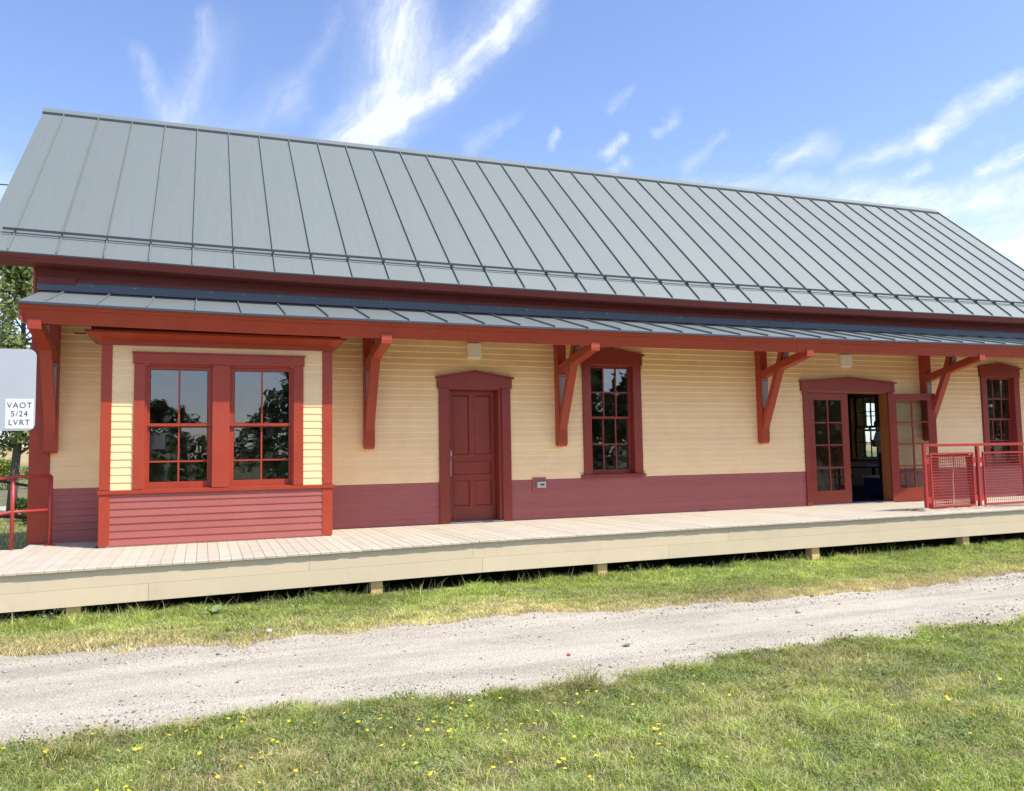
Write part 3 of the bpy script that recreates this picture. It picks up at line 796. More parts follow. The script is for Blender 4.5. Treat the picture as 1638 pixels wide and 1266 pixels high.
# canopy over the platform
CL, CR = -2.43, 18.0
CSL = (3.392 - 2.975) / (1.49 - .03)
def can_z(x, y): return 2.975 + cs(x) * (1 + (y + 1.49) * -.35) + (y + 1.49) * CSL
cxs = [CL, -1.2, .2, 2, 3.5, 5.5, 8, 10, 12, 14.5, 16.5, CR]
MB().loft(cxs, lambda x: [(-1.447, 2.893 + cs(x)), (-1.469, 2.955 + cs(x)), (-1.43, 2.96 + cs(x)), (-1.40, 2.893 + cs(x))]).build('canopy_fascia', M['trim'], B, .002)
for a, b_ in ((CL + .035, 3.2), (3.204, 9.1), (9.104, 14.3), (14.304, CR - .03)):
    MB().loft([a, (a + b_) / 2, b_], lambda x: [(-1.378, 2.728 + cs(x)), (-1.435, 2.892 + cs(x)), (-1.395, 2.892 + cs(x)), (-1.34, 2.735 + cs(x))]).build('canopy_fascia', M['trim'], B, .002)
# canopy ends
for x0, x1 in ((CL + .005, CL + .04), (CR - .04, CR - .005)):
    MB().prism([(-1.428, 2.76 + cs(x0)), (-1.428, 2.955 + cs(x0)), (-.0, 3.36), (-.0, 3.16)], x0, x1).build('rake_board', M['trim'], B)
# soffit boards under the canopy
nb_s = 8
for k in range(nb_s):
    ya = -1.40 + k * 1.38 / nb_s; yb = ya + 1.38 / nb_s - .006
    MB().loft(cxs[:], lambda x: [(ya, can_z(x, ya) - .085), (ya, can_z(x, ya) - .060), (yb, can_z(x, yb) - .060), (yb, can_z(x, yb) - .085)]).build('soffit_board', M['eaves'], B)
# canopy roof pans, one per seam
seam = .5575
def roof_panel(x0, x1, zf, y0, y1, name, ny=1, seam_h=.028, th=.012):
    mb = MB()
    ys = [y0 + (y1 - y0) * k / ny for k in range(ny + 1)]
    for a, b_ in zip(ys[:-1], ys[1:]):
        mb.add([(x0, a, zf(x0, a)), (x1, a, zf(x1, a)), (x1, b_, zf(x1, b_)), (x0, b_, zf(x0, b_)), (x0, a, zf(x0, a) - th), (x1, a, zf(x1, a) - th), (x1, b_, zf(x1, b_) - th), (x0, b_, zf(x0, b_) - th)],
               [(0, 1, 2, 3), (7, 6, 5, 4), (0, 4, 5, 1), (1, 5, 6, 2), (2, 6, 7, 3), (3, 7, 4, 0)])
    o = mb.build(name, M['slate'], B)
    s = MB(); a, b_ = y0, y1; w = .007
    s.add([(x1 - w, a, zf(x1, a)), (x1 + w, a, zf(x1, a)), (x1 + w, a, zf(x1, a) + seam_h), (x1 - w, a, zf(x1, a) + seam_h), (x1 - w, b_, zf(x1, b_)), (x1 + w, b_, zf(x1, b_)), (x1 + w, b_, zf(x1, b_) + seam_h), (x1 - w, b_, zf(x1, b_) + seam_h)],
          [(0, 1, 2, 3), (7, 6, 5, 4), (0, 4, 5, 1), (1, 5, 6, 2), (2, 6, 7, 3), (3, 7, 4, 0)])
    s.build('seam', M['slate'], o)
x = CL; nx_ = -2.143
while x < CR - .05:
    roof_panel(x, min(nx_, CR), can_z, -1.49, -.03, 'canopy_roof_panel'); x = nx_; nx_ += seam
MB().loft(cxs, lambda x: [(-1.497, can_z(x, -1.49) - .030), (-1.494, can_z(x, -1.49) - .002), (-1.475, can_z(x, -1.49) - .002), (-1.475, can_z(x, -1.49) - .030)]).build('drip_edge', M['darkm'], B)
MB().add([(CL - .004, -1.494, can_z(CL, -1.49) - .02), (CL - .004, -.03, can_z(CL, -.03) - .02), (CL - .004, -.03, can_z(CL, -.03) + .006), (CL - .004, -1.494, can_z(CL, -1.49) + .004)], [(0, 1, 2, 3)]).build('rake_trim', M['darkm'], B)

# main roof
exs = [RXL, -2.4, -1, .6, 3, 5.5, 8.1, 10.5, 13, 16, RXR]
MB().loft(exs, lambda x: [(EY + .070, eave_z(x) - .105), (EY + .003, eave_z(x) - .02), (EY + .03, eave_z(x) - .02), (EY + .095, eave_z(x) - .105)]).build('main_fascia', M['eaves'], B)
MB().loft(exs, lambda x: [(EY + .096, eave_z(x) - .104), (EY + .085, eave_z(x) - .085), (-.001, eave_z(x) - .085), (-.001, eave_z(x) - .098)]).build('main_soffit', M['eaves'], B)
MB().loft(exs, lambda x: [(EY - .006, eave_z(x) - .02), (EY - .006, eave_z(x) - .001), (EY + .02, eave_z(x) - .001), (EY + .02, eave_z(x) - .02)]).build('drip_edge', M['darkm'], B)
for x0, x1 in ((RXL + .004, RXL + .035), (RXR - .035, RXR - .004)):
    MB().prism([(EY + .032, eave_z(x0) - .10), (EY + .032, eave_z(x0) - .02), (RY, ridge_z(x0) - .02), (BACK - EY, eave_z(x0) - .02), (BACK - EY, eave_z(x0) - .17), (RY, ridge_z(x0) - .17)], x0, x1).build('rake_board', M['eaves'], B)
for sx0, sx1 in ((RXL + .036, XL), (XR, RXR - .036)):
    MB().prism([(EY + .032, eave_z(sx0) - .097), (RY, ridge_z(sx0) - .097), (RY, ridge_z(sx0) - .085), (EY + .032, eave_z(sx0) - .085)], sx0, sx1).build('gable_soffit', M['eaves'], B)
x = RXL; nx_ = -2.755
while x < RXR - .05:
    e = min(nx_, RXR); roof_panel(x, e, roof_z, EY, RY - .02, 'roof_panel', ny=1, seam_h=.042)
    x = nx_; nx_ += seam
back_z = lambda x, y: roof_z(x, 2 * RY - y)
MB().add([(RXL, RY, ridge_z(RXL) - .004), (RXR, RY, ridge_z(RXR) - .004), (RXR, BACK - EY, eave_z(RXR)), (RXL, BACK - EY, eave_z(RXL)), (RXL, RY, ridge_z(RXL) - .02), (RXR, RY, ridge_z(RXR) - .02), (RXR, BACK - EY, eave_z(RXR) - .016), (RXL, BACK - EY, eave_z(RXL) - .016)],
         [(0, 1, 2, 3), (7, 6, 5, 4), (2, 6, 7, 3), (0, 3, 7, 4), (1, 5, 6, 2)]).build('back_roof', M['slate'], B)
sl = (7.39 - 3.8) / (RY - EY)
MB().loft([RXL - .005, 8, RXR + .005], lambda x: [(RY - .13, ridge_z(x) - .13 * sl + .040), (RY - .13, ridge_z(x) - .13 * sl + .048), (RY, ridge_z(x) + .050), (RY + .13, ridge_z(x) - .13 * sl + .048), (RY + .13, ridge_z(x) - .13 * sl + .040), (RY, ridge_z(x) + .042)]).build('ridge_cap', M['slate'], B)
MB().loft([RXL, 8, RXR], lambda x: [(RY - .145, ridge_z(x) - .145 * sl + .001), (RY - .145, ridge_z(x) - .145 * sl + .043), (RY - .02, ridge_z(x) - .02 * sl + .039), (RY - .02, ridge_z(x) - .02 * sl + .001)]).build('ridge_shadow_line', M['darkm'], B)  # dark strip laid in as the shadow line under the ridge cap
# underside deck so no light leaks through the attic
MB().prism([(-.3, 3.70), (RY, 7.22), (BACK + .3, 3.70)], RXL + .04, RXL + .05) if False else None

# snow guard bars along the eave
gy0 = -.07
def bar(y, up, hh, dd, name, mat):
    MB().loft([-2.90, 0, 4, 8, 12, 16, RXR - .15], lambda x: [(y - dd, roof_z(x, y) + up), (y - dd, roof_z(x, y) + up + hh), (y, roof_z(x, y) + up + hh + .004), (y, roof_z(x, y) + up)]).build(name, M[mat], B)
bar(gy0, .050, .034, .012, 'snow_guard_bar', 'darkm')
bar(gy0 - .03, .030, .009, .014, 'snow_guard_bar', 'darkm')
x = -2.755; proto = None
while x < RXR - .2:
    if proto is None:
        proto = MB().box(-.010, .010, -.03, .02, .0, .06).build('snow_guard_clamp', M['darkm'], B)
        proto.location = (x, gy0, roof_z(x, gy0) + .0)
    else:
        c = proto.copy(); COL.objects.link(c); c.location = (x, gy0, roof_z(x, gy0))
    x += seam


# canopy brackets
def bracket(k, first):
    dz = cs(k)
    w = .158
    P = MB().prism([(0, 1.235), (-.06, 1.205), (-.12, 1.20), (-.158, 1.235), (-.165, 1.29), (-.165, 3.24), (0, 3.30)], k - w / 2, k + w / 2).build('bracket', M['trimv'], B, bev)
    ww = .145
    # strut: long steep brace
    MB().prism([(-.1655, 1.30), (-.172, 1.485), (-.637, 2.508), (-.815, 2.93 + dz), (-.70, 2.93 + dz), (-.53, 2.508), (-.1655, 1.70)], k - ww / 2 + .004, k + ww / 2 - .004).build('strut', M['trimv'], P, bev)
    # shallow brace reaching the fascia
    MB().prism([(-.1655, 2.415), (-1.408, 2.672 + dz), (-1.408, 2.79 + dz), (-1.33, 2.80 + dz), (-.1655, 2.553)], k - ww / 2, k + ww / 2).build('brace', M['trimv'], P, bev)
    MB().box(k - ww / 2 - .002, k + ww / 2 + .002, -1.412, -1.29, 2.655 + dz, 2.726 + dz).build('brace_end', M['trimv'], P, bev)
    MB().box(k - .055, k + .062, -.175, -.166, 1.86, 2.40).build('steel_plate', M['plate'], P)
    b = MB()
    for sx in (-.03, .035): b.tube([(k + sx, -.174, 2.37), (k + sx, -.182, 2.37)], .011, 8)
    b.build('bolt', M['black'], P)
    a = Vector((k + .01, -.725, 2.62)); e = Vector((k + .01, -.80, 2.80 + dz))
    MB().beam(a, e, .11, .008).build('steel_plate', M['plate'], P)
    MB().box(k - w / 2, k + w / 2, -1.40, -.02, 2.95 + dz, 3.02 + dz).build('outrigger', M['eaves'], P) if False else None
for k in (-2.27, 2.008, 5.25, 9.385, 13.49, 17.5): bracket(k, False)

# light boxes and outlet
for a, b_, c, d in ((3.618, 3.855, 2.655, 2.895), (11.335, 11.59, 2.69, 2.925)):
    L = MB().box(a, b_, -.085, -.012, c, d).build('wall_light', M['white'], B, .006)
    MB().box(a + .02, b_ - .02, -.075, -.020, c - .012, c).build('lens', M['sticker'], L)
O = MB().box(4.735, 4.976, -.03, -.004, .457, .69).build('outlet_mount', M['maroon'], B, .003)
MB().box(4.800, 4.955, -.085, -.03, .520, .620).build('outlet_cover', M['grey'], O, .006)
MB().box(4.85, 4.92, -.0875, -.085, .56, .585).build('outlet_label', M['ink'], O)
MB().tube([(-2.03, -.05, 2.84), (-1.95, -.09, 2.83), (-1.88, -.07, 2.835), (-1.80, -.1, 2.87), (-1.75, -.08, 2.90), (-1.66, -.09, 2.90)], .008, 6).build('loose_cable', M['black'], B)

# ------------------------------------------------------------------ platform
D = thing('boarding_platform', 'long low timber platform with pale boards in front of the depot', 'platform')
DE = -2.75
def dz_front(x): return ip(x, [-5, -2.3, .15, 3, 6.8, 12.5, 20], [-.05, -.039, -.022, .018, .024, .028, .03])
bw = .122; x = -4.2; kk = 0
while x < 20.5:
    yb = -.004 if x > -2.50 else -.36
    if -1.6 < x + bw / 2 < 1.34: yb = BY + .02
    zf = dz_front(x) + random.uniform(-.0012, .0012); yf = DE - random.uniform(0, .006); zb = -.003 + random.uniform(-.001, .001)
    if x < -2.5: zb = zf * .6
    zt = lambda y: zb + (zf - zb) * (y / DE)
    g_ = .0022
    mb = MB(); a, b_ = x + g_, x + bw - g_
    mb.add([(a, yf, zf - .028), (b_, yf, zf - .028), (b_, yb, zt(yb) - .028), (a, yb, zt(yb) - .028), (a, yf, zf - .006), (b_, yf, zf - .006), (b_, yf + .006, zf), (a, yf + .006, zf), (b_, yb, zt(yb)), (a, yb, zt(yb))],
           [(0, 3, 2, 1), (0, 1, 5, 4), (4, 5, 6, 7), (7, 6, 8, 9), (1, 2, 8, 6, 5), (0, 4, 7, 9, 3), (2, 3, 9, 8)])
    mb.build('deck_board', M['deck'], D)
    x += bw; kk += 1
def lofty(a, b_, y0, y1, zb, zt):
    xs = [a] + [q for q in (-2.3, .15, 3, 6.8, 12.5) if a < q < b_] + [b_]
    return MB().loft(xs, lambda x: [(y0, zb(x)), (y1, zb(x)), (y1, zt(x)), (y0, zt(x))])
f_bot = lambda x: ip(x, [-4.2, -2.27, .15, 2.98, 12.5, 20], [-.445, -.441, -.414, -.385, -.372, -.37])
for a, b_ in ((-4.2, .80), (.803, 2.80), (2.803, 6.62), (6.623, 11.6), (11.603, 16.4), (16.403, 20.4)):
    lofty(a, b_, DE + .035, DE + .075, lambda x: f_bot(x) + .185, lambda x: dz_front(x) - .030).build('fascia_board', M['fascia'], D)
for a, b_ in ((-4.2, -.9), (-.897, 2.92), (2.923, 5.62), (5.623, 9.4), (9.403, 14.2), (14.203, 20.4)):
    lofty(a, b_, DE + .033 if True else 0, DE + .075, f_bot, lambda x: f_bot(x) + .183).build('fascia_board', M['fascia'], D)
for k in range(6):
    yy = -.35 - k * .45
    lofty(-4.1, 20.3, yy - .02, yy + .02, lambda x: -.27, lambda x: -.06).build('joist', M['post'], D)
MB().box(-4.2, -4.16, DE + .08, -.36, -.42, -.06).build('end_fascia', M['fascia'], D)
for px_ in (-4.0, -1.62, 1.60, 4.63, 8.2, 11.28, 14.4, 17.5, 20.2):
    for py_ in (DE + .085, -1.2):
        MB().box(px_ - .07, px_ + .07, py_, py_ + .14, GZ - .05, -.27 if py_ < -2 else -.27).build('support_post', M['post'], D, .003)
for px_ in (3.0, 6.2, 9.7, 12.9):
    pass


# ------------------------------------------------------------------ railings
def guard_rail():
    R_ = thing('guard_rail', 'red steel guard rail with wire mesh panels at right end of platform', 'railing')
    z0 = .02; y = -2.3; s = .026
    posts = [10.872 + 1.222 * k for k in range(5)]
    for p_ in posts:
        MB().box(p_ - s, p_ + s, y - s, y + s, z0, 1.088).box(p_ - .05, p_ + .05, y - .05, y + .05, z0, z0 + .008).build('rail_post', M['railp'], R_, .003)
    MB().box(posts[0] - s, posts[-1] + s, y - s, y + s, 1.09, 1.136).build('top_rail', M['railp'], R_, .004)
    for a, b_ in zip(posts[:-1], posts[1:]):
        x0, x1, c, d = a + .12, b_ - .10, .075, .985; t = .014
        f = MB().box(x0, x1, y - t, y + t, c, c + .03).box(x0, x1, y - t, y + t, d - .03, d).box(x0, x0 + .03, y - t, y + t, c + .03, d - .03).box(x1 - .03, x1, y - t, y + t, c + .03, d - .03)
        for zz in (.15, .80):
            f.box(a + s, x0, y - .004, y + .004, zz, zz + .10); f.box(x1, b_ - s, y - .004, y + .004, zz, zz + .10)
        f = f.build('mesh_panel', M['railp'], R_)
        wires(f, x0 + .03, x1 - .03, c + .03, d - .03, y)
    return R_


def wires(parent, x0, x1, z0, z1, y, name='wire_mesh', pitch=.05, r=.0032):
    mb = MB(); k = 0
    n1 = int((x1 - x0) / pitch); n2 = int((z1 - z0) / pitch)
    for i in range(1, n1 + 1):
        xx = x0 + (x1 - x0) * i / (n1 + 1); mb.tube([(xx, y, z0), (xx, y, z1)], r, 4, cap=False)
    for i in range(1, n2 + 1):
        zz = z0 + (z1 - z0) * i / (n2 + 1); mb.tube([(x0, y - .004, zz), (x1, y - .004, zz)], r, 4, cap=False)
    return mb.build(name, M['railp'], parent)
guard_rail()

# spare mesh panels stacked and tied behind the rail
lab = ['red mesh panel leaning outermost in the stack behind the guard rail', 'red mesh panel in the middle of the stack behind the guard rail', 'red mesh panel leaning innermost in the stack behind the guard rail']
for k in range(3):
    p_ = thing('spare_mesh_panel', lab[k], 'panel', 'spare mesh panels stacked behind the rail')
    f = MB().box(0, 1.02, -.014, .014, 0, .03).box(0, 1.02, -.014, .014, .87, .90).box(0, .03, -.014, .014, .03, .87).box(.99, 1.02, -.014, .014, .03, .87).build('panel_frame', M['railp'], p_)
    wires(f, .03, .99, .03, .87, 0)
    for o in f.children: o.parent = p_
    p_.location = (11.0 + .025 * k, -2.245 + .035 * k, .045); p_.rotation_euler = (math.radians(-1.0 - 1.2 * k), math.radians([.4, -.8, .6][k]), 0)
for k, (a, b_, l) in enumerate((((11.02, -2.24, .03), (11.14, -2.17, .98), 'pale rope tied upright at left of the stacked mesh panels'), ((11.52, -2.24, .05), (11.68, -2.17, .96), 'pale rope tied slanting across the middle of the stacked mesh panels'))):
    a = Vector(a); b_ = Vector(b_); pts = [a.lerp(b_, t) + Vector((.012 * math.sin(t * 9), -.01, 0)) for t in np.linspace(0, 1, 9)]
    tag(MB().tube(pts, .011, 6).build('rope', M['rope']), l, 'rope')
# crumpled tarp under the stack
V = []; nx2, ny2 = 44, 14
for j in range(ny2):
    for i in range(nx2):
        u = i / (nx2 - 1); v = j / (ny2 - 1)
        xx = 10.72 + 1.62 * u; yy = -2.42 + .42 * v + .03 * math.sin(u * 23)
        zz = .024 + .05 * max(0, fbm(xx * 5, yy * 5, 1.0, 44) - .25) + (.02 * math.exp(-((u - .07) / .05) ** 2) * math.exp(-((v - .35) / .25) ** 2)) + .02 * abs(math.sin(u * 17 + v * 5))
        V.append((xx, yy, zz if 0 < j < ny2 - 1 and 0 < i < nx2 - 1 else .022))
i, j = np.meshgrid(np.arange(nx2 - 1), np.arange(ny2 - 1)); a = (j * nx2 + i).ravel()
tag(np_mesh('tarp', V, np.c_[a, a + 1, a + nx2 + 1, a + nx2], M['tarp'], smooth=True), 'crumpled beige tarp on the platform under the mesh panels', 'tarp')


def left_rail():
    R_ = thing('ramp_rail', 'red pipe handrail with two rails beside the left corner of the depot', 'railing')
    r = .021
    p1 = Vector((-2.63, -.42, 0)); p2 = Vector((-2.225, -.27, 0)); p0 = Vector((-4.6, -1.0, -.30))
    MB().tube([p2 + Vector((0, 0, .0)), p2 + Vector((0, 0, .905))], r + .003, 10).build('rail_post', M['railp'], R_, smooth=True)
    MB().tube([p1 + Vector((0, 0, -.02)), p1 + Vector((0, 0, .88))], r + .003, 10).build('rail_post', M['railp'], R_, smooth=True)
    MB().tube([p0 + Vector((0, 0, -.02)), p0 + Vector((0, 0, .88))], r + .003, 10).build('rail_post', M['railp'], R_, smooth=True)
    MB().tube([p2 + Vector((0, 0, .905)), p1 + Vector((0, 0, .905)), p0 + Vector((0, 0, .905))], r, 10).build('top_rail', M['railp'], R_, smooth=True)
    MB().tube([p2 + Vector((-.03, 0, .455)), p1 + Vector((0, 0, .455)), p0 + Vector((0, 0, .455))], r, 10).build('mid_rail', M['railp'], R_, smooth=True)
    MB().box(p2.x - .06, p2.x + .06, p2.y - .05, p2.y + .05, -.012, .004).build('base_plate', M['railp'], R_)
    R2 = thing('ramp_rail', 'dark pipe handrail behind the left corner, sloping down to the right', 'railing')
    A = Vector((-2.55, 1.2, 0)); Bv = Vector((-5.4, 1.2, .58))
    for n_, dz in (('top_rail', .70), ('mid_rail', .27)):
        MB().tube([A + Vector((.0, 0, dz)), Vector((-2.72, 1.2, dz + .036 if dz > .5 else dz + .01)), Vector((-3.10, 1.2, dz + .12 if dz > .5 else dz + .046)), Vector((-5.4, 1.25, dz + .58))], r, 8).build(n_, M['darkw'], R2, smooth=True)
    MB().tube([Vector((-2.57, 1.2, GZ)), Vector((-2.57, 1.2, .72))], r, 8).build('rail_post', M['darkw'], R2, smooth=True)
    MB().tube([Vector((-5.4, 1.25, GZ)), Vector((-5.4, 1.25, 1.28))], r, 8).build('rail_post', M['darkw'], R2, smooth=True)
left_rail()

# ------------------------------------------------------------------ road sign seen from behind
def sign():
    S_ = thing('road_sign', 'back of a grey aluminium road sign carrying a small white date sticker', 'sign')
    y = -8.745; x1 = -.975; w = .36; z0, z1 = 1.213, 1.533; x0 = x1 - w; r = .026
    poly = []
    for cx_, cz_, a0 in ((x1 - r, z1 - r, 0), (x0 + r, z1 - r, 90), (x0 + r, z0 + r, 180), (x1 - r, z0 + r, 270)):
        for a in range(0, 91, 15): t = math.radians(a0 + a); poly.append((cx_ + r * math.cos(t), cz_ + r * math.sin(t)))
    MB().prism(poly, y, y + .003, 'y').build('sign_plate', M['alum'], S_, .0008)
    MB().prism(poly, y + .0035, y + .0045, 'y').build('sign_face', M['sticker'], S_)
    sx0, sx1, sz0, sz1 = -1.076, -.980, 1.221, 1.337
    st = MB().box(sx0, sx1, y - .0012, y - .0002, sz0, sz1).build('sticker', M['sticker'], S_, .0004)
    for t, zc in (('VAOT', 1.3115), ('5/24', 1.2785), ('LVRT', 1.2445)):
        cu = bpy.data.curves.new('sticker_text', 'FONT'); cu.body = t; cu.size = .031; cu.align_x = 'CENTER'; cu.align_y = 'CENTER'; cu.extrude = .0002; cu.space_character = 1.18
        cu.materials.append(M['ink'])
        o = bpy.data.objects.new('sticker_text', cu); COL.objects.link(o)
        bpy.context.view_layer.update()
        dg = bpy.context.evaluated_depsgraph_get()
        me = bpy.data.meshes.new_from_object(o.evaluated_get(dg)); bpy.data.objects.remove(o)
        o = bpy.data.objects.new('sticker_text', me); COL.objects.link(o); o.parent = st
        o.location = ((sx0 + sx1) / 2, y - .0016, zc); o.rotation_euler = (math.pi / 2, 0, 0); o.scale = (.92, 1, 1)
    MB().prism([(x0 + w / 2 - .10 - .03, y + .004), (x0 + w / 2 - .10 + .03, y + .004), (x0 + w / 2 - .10 + .03, y + .036), (x0 + w / 2 - .10 - .03, y + .036)], GZ - .1, z1 + .02, 'z').build('sign_post', M['galv'], S_)
    MB().tube([(x0 + w / 2 - .10, y - .008, 1.45), (x0 + w / 2 - .10, y + .004, 1.45)], .008, 6).build('bolt', M['galv'], S_)
sign()

# overhead wire and its pole beyond the left end
pole = thing('utility_pole', 'wooden utility pole outside the left edge carrying the overhead wire', 'pole')
MB().tube([(-19, 9, GZ), (-19, 9, 8.2)], [.16, .11], 12).build('shaft', M['bark'], pole)
MB().box(-19.06, -18.94, 8, 10, 7.5, 7.62).build('crossarm', M['bark'], pole)
pts = [Vector((-19, 9, 7.6)).lerp(Vector((XL, 6.0, 6.1)), t) - Vector((0, 0, .5 * 4 * t * (1 - t))) for t in np.linspace(0, 1, 20)]
pts = [Vector((-19, 6.0, 7.0)).lerp(Vector((XL, 6.0, 6.80 - .08)), t) - Vector((0, 0, .6 * 4 * t * (1 - t) * .4)) for t in np.linspace(0, 1, 20)]
tag(MB().tube(pts, .012, 6).build('overhead_wire', M['black']), 'thin black overhead wire meeting the roof at far left', 'wire')

# ------------------------------------------------------------------ inside the open doorway
t = thing('folding_table', 'narrow dark table inside the open doorway', 'table')
MB().box(13.9, 15.35, 2.6, 3.2, .60, .64).build('tabletop', M['darkw'], t, .004)
for xx in (14.0, 15.1):
    MB().box(xx, xx + .05, 2.75, 2.8, -.02, .60).box(xx, xx + .05, 3.0, 3.05, -.02, .6).build('leg', M['black'], t)
t = thing('tote_box', 'navy blue plastic tote with white lid on the floor inside the doorway', 'box')
MB().prism([(13.62, 0), (14.22, 0), (14.27, .42), (13.57, .42)], 1.3, 1.8, 'y').build('tub', M['navy'], t, .02)
MB().box(13.55, 14.29, 1.28, 1.82, .421, .46).build('lid', M['white'], t, .008)
MB().box(13.80, 14.05, 1.275, 1.285, .15, .40).build('handle', M['grey'], t)
t = thing('office_chair', 'low black chair inside the doorway beside the table', 'chair')
MB().box(13.0, 13.5, 2.0, 2.5, .40, .47).build('seat', M['black'], t, .02)
MB().box(13.0, 13.5, 2.48, 2.53, .5, .9).build('backrest', M['black'], t, .02)
for a, b_ in ((13.03, 2.03), (13.45, 2.03), (13.03, 2.45), (13.45, 2.45)): MB().box(a, a + .03, b_, b_ + .03, -.02, .4).build('leg', M['galv'], t)


def person():
    """standing adult in a cap looking down at a phone, just inside the doorway"""
    P = thing('person', 'person in dark cap and pale shirt looking down at a phone inside the doorway', 'person', loc=(13.47, 1.0, 0))
    J = {'pel': (0, 0, .93), 'wa': (0, 0, 1.08), 'ch': (-.01, 0, 1.28), 'nk': (-.06, 0, 1.43), 'hd0': (-.13, 0, 1.49),
         'sl': (-.02, -.18, 1.38), 'el': (-.05, -.24, 1.13), 'wl': (-.26, -.12, 1.16), 'hl': (-.33, -.09, 1.19),
         'sr': (-.02, .18, 1.38), 'er': (-.05, .24, 1.13), 'wr': (-.26, .12, 1.16), 'hr': (-.33, .09, 1.18),
         'hpl': (0, -.09, .9), 'kl': (-.02, -.1, .49), 'al': (.02, -.1, .09), 'tl': (-.13, -.12, .04),
         'hpr': (0, .09, .9), 'kr': (-.02, .1, .49), 'ar': (.02, .1, .09), 'tr': (-.13, .12, .04)}
    Rr = {'pel': .14, 'wa': .13, 'ch': .15, 'nk': .06, 'hd0': .055, 'sl': .075, 'el': .048, 'wl': .03, 'hl': .03, 'sr': .075, 'er': .048, 'wr': .03, 'hr': .03,
          'hpl': .1, 'kl': .065, 'al': .045, 'tl': .035, 'hpr': .1, 'kr': .065, 'ar': .045, 'tr': .035}
    E = [('pel', 'wa'), ('wa', 'ch'), ('ch', 'nk'), ('nk', 'hd0'), ('ch', 'sl'), ('sl', 'el'), ('el', 'wl'), ('wl', 'hl'), ('ch', 'sr'), ('sr', 'er'), ('er', 'wr'), ('wr', 'hr'),
         ('pel', 'hpl'), ('hpl', 'kl'), ('kl', 'al'), ('al', 'tl'), ('pel', 'hpr'), ('hpr', 'kr'), ('kr', 'ar'), ('ar', 'tr')]
    names = list(J); me = bpy.data.meshes.new('body'); me.from_pydata([J[n_] for n_ in names], [(names.index(a), names.index(b_)) for a, b_ in E], [])
    o = bpy.data.objects.new('body', me); COL.objects.link(o)
    sk = o.modifiers.new('skin', 'SKIN'); me.skin_vertices or None
    lay = me.skin_vertices[0].data if me.skin_vertices else None
    if lay is None:
        return P
    for i_, n_ in enumerate(names): lay[i_].radius = (Rr[n_], Rr[n_]); lay[i_].use_root = (n_ == 'pel')
    o.modifiers.new('sub', 'SUBSURF').levels = 2; o.modifiers['sub'].render_levels = 2
    bpy.context.view_layer.update(); dg = bpy.context.evaluated_depsgraph_get()
    m2 = bpy.data.meshes.new_from_object(o.evaluated_get(dg)); bpy.data.objects.remove(o)
    m2.materials.clear()
    for mm in (M['shirt'], M['jeans'], M['skin']): m2.materials.append(mm)
    for p_ in m2.polygons:
        z = p_.center.z; xx = p_.center.x
        p_.material_index = 1 if z < .98 else (2 if (xx < -.17 and z < 1.3) or z > 1.45 else 0); p_.use_smooth = True
    b = bpy.data.objects.new('body', m2); COL.objects.link(b); b.parent = P
    # head: lathe-like ellipsoid with brow, nose and chin pushed forward (-x), tipped down
    V = []; F_ = []; nu, nv = 20, 14
    for j in range(nv + 1):
        th = math.pi * j / nv
        for i_ in range(nu):
            ph = 2 * math.pi * i_ / nu
            x_ = .096 * math.sin(th) * math.cos(ph); y_ = .076 * math.sin(th) * math.sin(ph); z_ = .118 * math.cos(th)
            front = max(0, -math.cos(ph)) * math.sin(th)
            if z_ < -.02: y_ *= 1 - .25 * min(1, (-z_ - .02) / .09)
            if front > .93 and -.045 < z_ < .02: x_ -= .022 * (1 - abs(z_ + .02) / .045)
            if front > .6 and z_ < -.07: x_ -= .010
            V.append((x_, y_, z_))
    for j in range(nv):
        for i_ in range(nu): F_.append((j * nu + i_, j * nu + (i_ + 1) % nu, (j + 1) * nu + (i_ + 1) % nu, (j + 1) * nu + i_))
    hd = np_mesh('head', V, F_, M['skin'], smooth=True, parent=P); hd.location = (-.20, 0, 1.575); hd.rotation_euler = (0, math.radians(-28), 0)
    cap_v = []; cf = []
    for j in range(8):
        th = math.pi * .5 * j / 7
        for i_ in range(nu):
            ph = 2 * math.pi * i_ / nu; cap_v.append((.108 * math.sin(th) * math.cos(ph), .088 * math.sin(th) * math.sin(ph), .03 + .10 * math.cos(th)))
    for j in range(7):
        for i_ in range(nu): cf.append((j * nu + i_, j * nu + (i_ + 1) % nu, (j + 1) * nu + (i_ + 1) % nu, (j + 1) * nu + i_))
    c = np_mesh('cap', cap_v, cf, M['black'], smooth=True, parent=P); c.location = hd.location; c.rotation_euler = hd.rotation_euler
    br = MB().prism([(-.085, -.07), (-.15, -.06), (-.185, 0), (-.15, .06), (-.085, .07)], .028, .036, 'z').build('cap_brim', M['black'], P); br.location = hd.location; br.rotation_euler = hd.rotation_euler
    for sy in (-1, 1):
        MB().tube([(0, .074 * sy, -.02), (.005, .084 * sy, .005), (.0, .076 * sy, .025)], [.010, .013, .008], 6).build('ear', M['skin'], hd, smooth=True)
        MB().tube([(-.088, .03 * sy, .012), (-.094, .03 * sy, .012)], .009, 8).build('eye', M['ink'], hd)
    MB().tube([(-.098, -.022, -.058), (-.102, 0, -.058), (-.098, .022, -.058)], .004, 6).build('mouth', M['doorp'], hd)
    hb = MB()
    for j in range(4):
        hb.tube([(.06, .05 * math.sin(j), .02), (.085, .04 * math.cos(j * 2), -.03), (.06, .03 * math.sin(j * 2), -.075)], .02, 6)
    h_ = hb.build('hair', M['hair'], P, smooth=True); h_.location = hd.location; h_.rotation_euler = hd.rotation_euler
